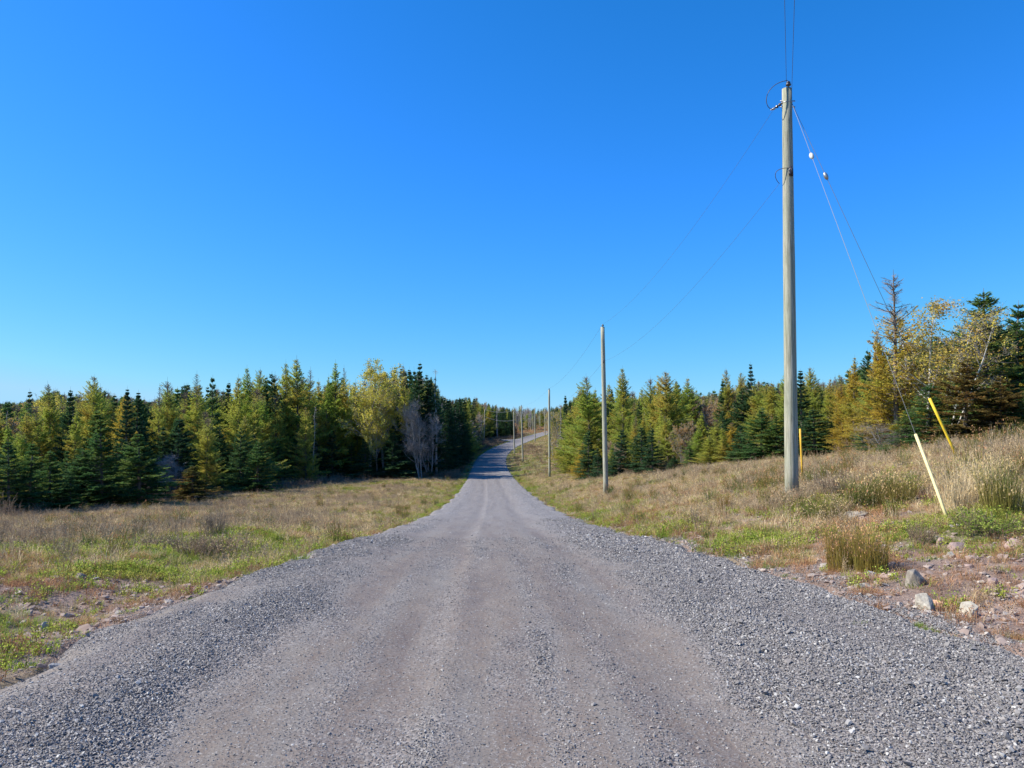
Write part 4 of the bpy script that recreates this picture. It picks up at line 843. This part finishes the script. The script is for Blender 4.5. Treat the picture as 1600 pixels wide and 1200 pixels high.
# ------------------------------------------------------------------ trees
SALPX = []
def tree_at(x, Yd, ytop, kind, label, wide=1.0, var=None, sink=.12):
    X = col_x(x, Yd, float(fz(Yd))); z = float(height(X, Yd, False)); H = row_z(ytop, Yd) - z + sink
    SALPX.append((x, Yd, (ytop + proj(X, Yd, z)[1]) / 2, label)); return put_tree(kind, X, Yd, H, label, None, wide, var, sink)
SAL = [
 # left forest edge, front row
 (14, 44, 690, 'darkfir', 'dark fir at the far left edge of the field', 1.3),
 (45, 45, 693, 'fir', 'broad green fir, second from the left edge of the field', 1.3),
 (78, 47, 705, 'fir', 'bushy green fir, third from the left edge of the field', 1.2),
 (110, 47, 745, 'fir', 'little fir in front of the dark left corner row', 1.1),
 (128, 50, 700, 'darkfir', 'dark fir right behind the little fir', 1.1),
 (160, 50, 655, 'fir', 'tall layered green fir left of the broad bright one', 1.25),
 (193, 55, 690, 'darkfir', 'dark fir wedged between two brighter front firs', 1.0),
 (218, 52, 678, 'fir', 'broad bright green fir jutting into the left field', 1.45),
 (252, 66, 668, 'darkfir', 'dark fir behind the broad bright green fir', 1.2),
 (275, 66, 655, 'darkfir', 'dark fir behind the bare grey bush', 1.2),
 (300, 57, 728, 'rustfir', 'small rusty orange fir standing alone in the field edge', 1.7),
 (322, 68, 652, 'larch', 'yellow green larch behind the small rusty fir', 1.0),
 (345, 72, 668, 'darkfir', 'dark fir right of the yellow green larch', 1.0),
 (374, 70, 668, 'darkfir', 'blue green fir at the edge of the left clearing', 1.1),
 (402, 69, 690, 'fir', 'wide low fir jutting farthest right into the left clearing', 1.6),
 (382, 76, 650, 'larch', 'larch rising just behind the blue green fir', 1.0),
 # left forest skyline
 (10, 62, 640, 'snag', 'bare brown tree at the far left behind the firs', 1.0),
 (30, 60, 650, 'orange', 'pale orange leafed tree at the far left', .8),
 (66, 62, 615, 'yellow', 'yellow leafed tree rising behind the left corner firs', .75),
 (48, 66, 612, 'spruce', 'slim spruce left of the yellow leafed tree', .9),
 (84, 60, 600, 'larch', 'wispy topped larch right of the yellow leafed tree', .9),
 (105, 58, 609, 'spruce', 'dark pointed spruce between two wispy larches at left', 1.0),
 (140, 64, 589, 'larch', 'tallest wispy larch of the left part of the forest', 1.0),
 (163, 66, 603, 'larch', 'wispy larch just right of the tallest left one', 1.0),
 (184, 62, 614, 'goldlarch', 'rusty tinted larch above the tall layered fir', .95),
 (196, 60, 608, 'spruce', 'dark thin spruce right of the rusty tinted larch', .9),
 (207, 63, 613, 'spruce', 'dark spruce touching the right side of another thin spruce', .9),
 (221, 70, 621, 'darkfir', 'dark fir top at the dip in the left skyline', .9),
 (245, 72, 604, 'larch', 'wispy pale larch right of the dip in the left skyline', .9),
 (262, 75, 594, 'larch', 'larch climbing right of the wispy pale larch', 1.0),
 (308, 78, 584, 'larch', 'full yellow green larch with a rounded shoulder on the left skyline', 1.1),
 (330, 80, 590, 'darkfir', 'dark fir top between two full larches', .8),
 (365, 84, 588, 'larch', 'broad larch left of the twin wispy tops', 1.1),
 (390, 88, 575, 'larch', 'left of the twin wispy larch tops on the skyline', .9),
 (398, 90, 579, 'larch', 'right of the twin wispy larch tops on the skyline', .9),
 (408, 90, 590, 'spruce', 'narrow dark spruce right of the twin larch tops', .8),
 (424, 92, 584, 'darkfir', 'round dark fir top left of the tallest larches', .9),
 (441, 92, 566, 'larch', 'wispy spired larch left of the forest high point', 1.0),
 (468, 94, 560, 'larch', 'highest spired larch of the left forest', 1.15),
 (480, 96, 577, 'larch', 'larch leaning on the highest spired larch', 1.0),
 (505, 95, 587, 'larch', 'larch in the shallow dip right of the highest one', 1.0),
 (524, 96, 566, 'larch', 'tall full larch with a pointed tip at the middle of the left forest', 1.1),
 (540, 98, 574, 'larch', 'slim larch right of the tall pointed one', .9),
 (578, 97, 563, 'yellow', 'tall bright yellow aspen on the left forest skyline', 1.15),
 (600, 98, 575, 'yellow', 'yellow aspen crowding the right side of the tall bright one', .9),
 (590, 95, 640, 'yellow', 'small yellow aspen low in front of the forest', .7),
 (617, 99, 574, 'spruce', 'dark slim spruce right of the yellow aspens', .9),
 (637, 100, 571, 'larch', 'pale larch between two dark spruce spires', .9),
 (652, 98, 568, 'spruce', 'tallest dark spruce near the end of the left forest', 1.3),
 (668, 99, 590, 'spruce', 'dark spruce on the outer corner of the left forest', 1.3),
 (682, 98, 577, 'thinspruce', 'half dead thin spruce at the corner where the road narrows', 1.2),
 (657, 95, 618, 'bare', 'leafless grey many stemmed tree at the forest corner', 1.0),
 (672, 97, 640, 'bare', 'smaller leafless tree right of the grey many stemmed one', .9),
 (275, 64, 706, 'bare', 'low bare grey thicket between the fir and the rusty fir', 1.6),
 (436, 86, 690, 'darkfir', 'dark front fir just right of the wide low fir of the clearing', 1.1),
 (462, 90, 676, 'fir', 'shaded green fir under the highest spired larch', 1.1),
 (492, 93, 684, 'darkfir', 'dark fir at the inner corner of the left clearing', 1.2),
 (520, 94, 672, 'darkfir', 'dark fir under the tall full pointed larch', 1.1),
 (548, 95, 690, 'fir', 'low fir between the dark front firs and the small aspen', 1.2),
 (572, 94, 682, 'darkfir', 'dark fir left of the small yellow aspen', 1.1),
 (612, 94, 676, 'darkfir', 'dark fir right of the small yellow aspen', 1.2),
 (634, 95, 688, 'darkfir', 'dark fir at the left foot of the grey many stemmed tree', 1.1),
 (695, 104, 640, 'spruce', 'dark spruce just beyond the smaller leafless tree', 1.1),
 (706, 116, 626, 'spruce', 'dark spruce shading the narrowing road from the left', 1.1),
 (718, 128, 622, 'spruce', 'next dark spruce up the road shading it from the left', 1.1),
 # right forest
 (868, 118, 640, 'birch', 'pale thin birch in the grass before the right forest', .8),
 (888, 96, 618, 'spruce', 'dark spruce at the left end of the right forest', .9),
 (905, 84, 612, 'larch', 'first full larch at the left end of the right forest', 1.2),
 (926, 74, 588, 'larch', 'tall wispy larch left of the second pole', 1.2),
 (950, 74, 600, 'larch', 'larch right behind the second pole', 1.0),
 (975, 70, 575, 'larch', 'slim pointed larch standing above the right forest', .9),
 (920, 66, 672, 'darkfir', 'dark green fir low at left front of the right forest', 1.0),
 (906, 68, 692, 'goldlarch', 'small golden larch at the left front of the right forest', 1.2),
 (935, 62, 700, 'darkfir', 'small dark fir touching the second pole from the left', 1.0),
 (967, 60, 672, 'darkfir', 'dark fir right of the second pole', 1.1),
 (955, 62, 690, 'larch', 'small yellow green larch just right of the second pole', .9),
 (988, 62, 650, 'larch', 'yellow larch between two dark front firs', .9),
 (1003, 58, 668, 'darkfir', 'second dark fir right of the second pole', 1.15),
 (1018, 66, 590, 'larch', 'wispy larch left of the round green one', 1.0),
 (1042, 64, 582, 'larch', 'tall green larch at the middle of the right forest', 1.2),
 (1058, 66, 594, 'larch', 'larch touching the right side of the tall green one', .9),
 (1076, 66, 591, 'larch', 'wispy larch before the dip in the right skyline', 1.0),
 (1030, 57, 688, 'larch', 'little pale larch in the front row of the right forest', 1.0),
 (1066, 58, 655, 'orange', 'bright orange maple low in the right forest', .6),
 (1046, 60, 650, 'larch', 'pale green larch behind the bright orange maple', 1.0),
 (1090, 55, 668, 'larch', 'bushy yellow larch right of the bright orange maple', 1.3),
 (1122, 54, 655, 'larch', 'bushy yellow larch in the middle of the low yellow row', 1.4),
 (1148, 53, 660, 'goldlarch', 'gold tinted larch at the right end of the low yellow row', 1.2),
 (890, 88, 640, 'larch', 'yellow green larch filling the left end of the right forest', 1.2),
 (1078, 54, 695, 'fir', 'green fir in the front row below the orange maple', 1.3),
 (1054, 54, 712, 'darkfir', 'low dark fir left of the green front fir', 1.1),
 (1100, 66, 618, 'russet', 'russet maple in the dip of the right skyline', 1.0),
 (1118, 64, 622, 'russet', 'second russet maple right of the first', 1.0),
 (1132, 62, 592, 'spruce', 'dark spruce left of the brown crowned maple', .9),
 (1143, 62, 577, 'larch', 'wispy larch behind the brown crowned maple', .7),
 (1146, 64, 600, 'orange', 'brown orange crowned maple on the right skyline', .8),
 (1160, 66, 583, 'larch', 'thin larch top left of the sharp black spruce', .7),
 (1177, 60, 569, 'spruce', 'sharp black spruce spire on the right skyline', 1.0),
 (1110, 52, 680, 'larch', 'yellow green larch in the front row right of the green fir', 1.3),
 (1135, 51, 668, 'larch', 'yellow larch before the deep green firs', 1.3),
 (1160, 50, 665, 'darkfir', 'deep green fir left of a wider one', 1.1),
 (1190, 48, 638, 'fir', 'wide deep green fir left of the nearest pole', 1.35),
 (1215, 47, 650, 'fir', 'green fir half behind the nearest pole', 1.2),
 (1185, 58, 596, 'larch', 'round green larch below the sharp spruce spire', 1.2),
 (1208, 56, 598, 'larch', 'green larch just left of the nearest pole', 1.1),
 (1226, 54, 578, 'larch', 'larch top hidden partly by the nearest pole', .9),
 (1256, 46, 579, 'spruce', 'spruce with drooping layers right of the nearest pole', 1.3),
 (1275, 41, 640, 'darkfir', 'dark fir with wide low boughs right of the amber marker', 1.6),
 (1273, 48, 575, 'larch', 'wispy larch behind the dark wide boughed fir', .8),
 (1296, 47, 592, 'larch', 'larch left of the golden one', 1.0),
 (1310, 46, 588, 'goldlarch', 'orange tinged larch left of the golden one', .9),
 (1335, 38, 558, 'goldlarch', 'large golden larch right of the nearest pole', 1.15),
 (1318, 42, 600, 'goldlarch', 'golden larch crowding the large golden one from the left', 1.0),
 (1358, 40, 548, 'darkfir', 'dark fir top peeping behind the golden larch', .7),
 (1368, 35, 575, 'larch', 'bright yellow green larch right of the golden larch', 1.2),
 (1375, 33, 620, 'darkfir', 'dark fir below the bright yellow green larch', 1.2),
 (1403, 30, 430, 'nearlarch', 'tallest larch at right with a bare spiky top', 1.15, 0),
 (1384, 31, 515, 'goldlarch', 'orange gold larch left of the tallest bare topped larch', .8),
 (1432, 31, 492, 'birch', 'yellow leafed birch right of the tallest bare topped larch', 1.1, 0),
 (1446, 29, 470, 'birch', 'sparse yellow birch right of the bare topped larch', 1.2),
 (1475, 28, 478, 'birch', 'sparse white stemmed birch left of the tall spruce', 1.25),
 (1492, 29, 500, 'birch', 'thin nearly leafless birch touching the tall spruce', 1.1),
 (1460, 30, 540, 'birch', 'short birch between two taller sparse birches', 1.2),
 (1545, 28, 458, 'nearfir', 'tall blue green spruce near the right edge', 1.35),
 (1590, 29, 476, 'nearfir', 'blue green spruce at the right edge of the picture', 1.35),
 (1455, 27, 600, 'nearfir', 'low dark fir under the sparse birches', 1.4),
 (1510, 26, 560, 'rustfir', 'rusty brown fir in front of the tall spruce', 1.3),
 (1565, 25.5, 590, 'rustfir', 'second rusty brown fir near the right edge', 1.3),
 (1425, 28, 640, 'nearfir', 'small fir below the yellow leafed birch', 1.5),
 (1485, 26, 655, 'nearfir', 'small fir behind the bright yellow guy guard', 1.5),
 (1395, 29, 660, 'bare', 'low brown bare thicket left of the guy guards', 1.6),
 (1620, 25, 600, 'nearfir', 'green fir cut by the right edge of the picture', 1.2),
]
for a_ in SAL: tree_at(*a_)
_skx = [-400, 0, 45, 85, 110, 135, 170, 200, 222, 240, 270, 310, 345, 390, 440, 470, 505, 525, 555, 580, 605, 650, 676, 690, 705, 740, 770, 800, 830, 870, 890, 915, 950, 975, 1000, 1045, 1080, 1100, 1130, 1180, 1240, 1300, 1330, 1365, 1400, 1450, 1500, 1545, 1600, 2100]
_sky = [622, 628, 622, 606, 612, 600, 610, 615, 622, 612, 600, 592, 596, 584, 578, 574, 586, 576, 586, 574, 582, 580, 596, 622, 628, 623, 630, 637, 638, 634, 624, 598, 604, 592, 600, 590, 602, 612, 604, 592, 596, 590, 575, 560, 530, 520, 520, 500, 500, 480]
def skyline(x): return float(np.interp(x, _skx, _sky))
def fill(y0, y1, step, xf0, xf1):
    out = []
    Yv = y0
    while Yv < y1:
        a, c = xf0(Yv), xf1(Yv); Xv = a
        while Xv < c:
            out.append((Xv + RNG.uniform(-.42, .42) * step, Yv + RNG.uniform(-.42, .42) * step)); Xv += step
        Yv += step
    return out
cand = []
cand += [(x, y, 'L', 2.1) for x, y in fill(43, 97, 2.5, lambda Y: XL(Y) - 13, lambda Y: XL(Y) - .8)]
cand += [(x, y, 'L', 2.1) for x, y in fill(97.5, 116, 2.5, lambda Y: -31, lambda Y: XL(Y) - .5)]
cand += [(x, y, 'LR', 2.0) for x, y in fill(112, 256, 2.3, lambda Y: XL(Y) - 9, lambda Y: XL(Y) + .5)]
cand += [(x, y, 'R', 2.0) for x, y in fill(24, 56, 2.5, lambda Y: XR(Y) + .8, lambda Y: min(XR(Y) + 10, Y * .72 + 3))]
cand += [(x, y, 'R', 2.0) for x, y in fill(56, 82, 2.5, lambda Y: XR(Y) + .8, lambda Y: min(Y * .42, 30))]
cand += [(x, y, 'RR', 2.0) for x, y in fill(82, 290, 4.0, lambda Y: XR(Y) + .6, lambda Y: XR(Y) + 8)]
cand += [(x, y, 'C', 2.0) for x, y in fill(258, 300, 4.0, lambda Y: XL(Y) - 9, lambda Y: XL(Y) - 1)]
RNG.shuffle(cand := list(cand))
ZL = {'L': 'in the forest left of the clearing', 'LR': 'in the shaded wood left of the narrowing road', 'R': 'in the forest right of the poles', 'RR': 'in the wood right of the distant road', 'C': 'in the dark stand left of the far road crest'}
MIX = {'L': (('larch', .58), ('darkfir', .14), ('spruce', .08), ('fir', .16), ('snag', .02), ('orange', .02)),
       'LR': (('spruce', .56), ('snag', .13), ('thinspruce', .08), ('bare', .05), ('larch', .14), ('orange', .04)),
       'R': (('larch', .64), ('darkfir', .10), ('goldlarch', .05), ('fir', .16), ('spruce', .03), ('russet', .02)),
       'RR': (('larch', .42), ('spruce', .24), ('snag', .08), ('bare', .08), ('fir', .12), ('orange', .06)),
       'C': (('spruce', .7), ('snag', .2), ('larch', .1))}
KL = dict(larch='yellow green larch tree', darkfir='dark green fir', spruce='dark pointed spruce', fir='green fir', snag='dead grey branchless tree', orange='orange leafed maple', thinspruce='thin half bare spruce', bare='leafless grey tree', goldlarch='golden larch', russet='russet leafed maple')
def choose(zn):
    r = RNG.random(); s = 0
    for k, p in MIX[zn]:
        s += p
        if r < s: return k
    return MIX[zn][0][0]
pts = []; stuff_pts = []
for (x, y, zn, dm) in cand:
    x, y, dm = float(x), float(y), float(dm)
    if zn in ('RR', 'C') and x < xc(y) + 4.5 and x > xc(y) - 4.5: continue
    if zn == 'LR' and edge_d(x, y) < 1.2: continue
    P = np.array(PLACED + [(a[0], a[1]) for a in pts])
    if np.min(np.hypot(P[:, 0] - x, P[:, 1] - y)) < dm * (.75 if y < 120 else 1.0): continue
    z = float(height(x, y, False)); px, _ = proj(x, y, z)
    if px < -260 or px > 1850: continue
    pts.append((x, y, zn, z, px))
def rank(p):
    x, y, zn, z, px = p
    dep = min(abs(x - XL(y)) if zn[0] in 'LC' else abs(x - XR(y)), abs(y - 97.5) if (zn == 'L' and y > 97) else 99)
    return dep / 4 + y / 60 + (3 if px < -40 or px > 1640 else 0)
pts.sort(key=rank)
NIND = 298 - NT[0]
def tree_height(p, kind):
    x, y, zn, z, px = p
    top = skyline(px); H0 = row_z(top + RNG.uniform(0, 14 if y < 130 else 5), y) - z
    dep = abs(x - XL(y)) if zn[0] in 'LC' else abs(x - XR(y))
    f = 1.0 if zn in ('LR', 'RR', 'C') else min(.62 + .06 * dep, 1.0)
    if zn == 'L' and 60 < y < 100: f = max(f, .66)
    H = H0 * f * RNG.uniform(.82, 1.0)
    if zn == 'LR': H = (row_z(top, y) - z) * RNG.uniform(.9, 1.07)
    if kind in ('fir', 'darkfir'): H *= .8
    if kind in ('bare', 'russet', 'orange'): H *= .72
    return float(np.clip(H, 2.2, 16.5))
USED = set()
def own_label(p, kind, H):
    x, y, zn, z, px = p; py = proj(x, y, z + H * .6)[1]
    if zn in ('L', 'R') and -40 < px < 1640:
        for sx, sY, sy, lab in sorted(SALPX, key=lambda q: abs(q[0] - px) + .3 * abs(q[2] - py))[:6]:
            dx = px - sx; rel = ('behind' if y > sY else 'in front of') if abs(dx) < 9 else ('close left of' if dx < 0 else 'close right of')
            if abs(dx) > 60: break
            t = '%s %s the %s' % (KL[kind], rel, lab)
            if len(t.split()) <= 16 and t not in USED:
                USED.add(t); return t
    return '%s %s' % (KL[kind], ZL[zn])
for i, p in enumerate(pts):
    kind = choose(p[2])
    H = tree_height(p, kind)
    if i < NIND:
        put_tree(kind, p[0], p[1], H, own_label(p, kind, H), '%s group %s' % (KL[kind], ZL[p[2]]))
    else: stuff_pts.append((p[0], p[1], kind, H))
print('TREES individual', NT[0], 'rest', len(stuff_pts))
# deeper and farther woods, read as one mass each
far = []
def mass(n, y0, y1, x0, x1, ok, mixz, Hr):
    Yv = RNG.uniform(y0, y1, n); Xv = RNG.uniform(x0, x1, n)
    for x, y in zip(Xv, Yv):
        if not ok(x, y): continue
        if abs(x) > y * .80 + 15: continue
        kind = choose(mixz); z = float(height(x, y, False)); px, _ = proj(x, y, z)
        top = skyline(px) ; H = min(row_z(top + RNG.uniform(0, 9), y) - z, RNG.uniform(*Hr))
        if H < 3: H = RNG.uniform(5, 7)
        far.append((x, y, kind, H))
inL = lambda x, y: x < XL(y) - 12 or (y > 116 and x < XL(y) - 7.5)
inR = lambda x, y: x > XR(y) + (9 if y < 56 else 7)
mass(1500, 45, 130, -110, -22, inL, 'L', (8, 13)); mass(1700, 116, 300, -200, -6, inL, 'L', (8, 12))
mass(900, 30, 110, 8, 90, inR, 'R', (6, 11)); mass(1500, 90, 300, 8, 200, inR, 'R', (8, 12))
notcl = lambda x, y: not (2 < x < 17 and y < 400) and edge_d(x, y) > 3
mass(2600, 300, 620, -420, 420, notcl, 'RR', (9, 13)); mass(1500, 620, 1100, -800, 800, lambda x, y: True, 'LR', (10, 14))
for _ in range(40):
    y = RNG.uniform(315, 405); x = RNG.uniform(2, 18); far.append((x, y, ('snag', 'bare', 'snag', 'larch')[_ % 4], RNG.uniform(6, 10)))
by = {}
for a in far + stuff_pts: by.setdefault(a[2], []).append(a)
KN = dict(larch='larch_woods', darkfir='fir_woods', spruce='spruce_woods', fir='green_fir_woods', snag='dead_woods', orange='maple_woods', thinspruce='thin_spruce_woods', bare='leafless_woods', goldlarch='golden_larch_woods', russet='russet_woods')
for kind, L in by.items():
    ps = PROTO[kind]
    ms = []
    for d in ps[:3]:
        if d['whole'] is None: d['whole'] = d['soup'].mesh('woods', d['mats'])
        ms.append(d['whole'])
    A = np.array([(a[0], a[1], a[3]) for a in L]); k = A[:, 2] / ps[0]['H']; kw = k ** .75 * RNG.uniform(.9, 1.25, len(k))
    scatter(KN[kind], ms, np.column_stack([A[:, 0], A[:, 1], height(A[:, 0], A[:, 1], False) - .15]), np.column_stack([RNG.normal(0, .015, (len(k), 2)), RNG.uniform(0, 6.28, len(k))]), np.column_stack([kw, kw, k]), '%ss massed deep in the woods and on the far horizon' % KL[kind], 'woods')
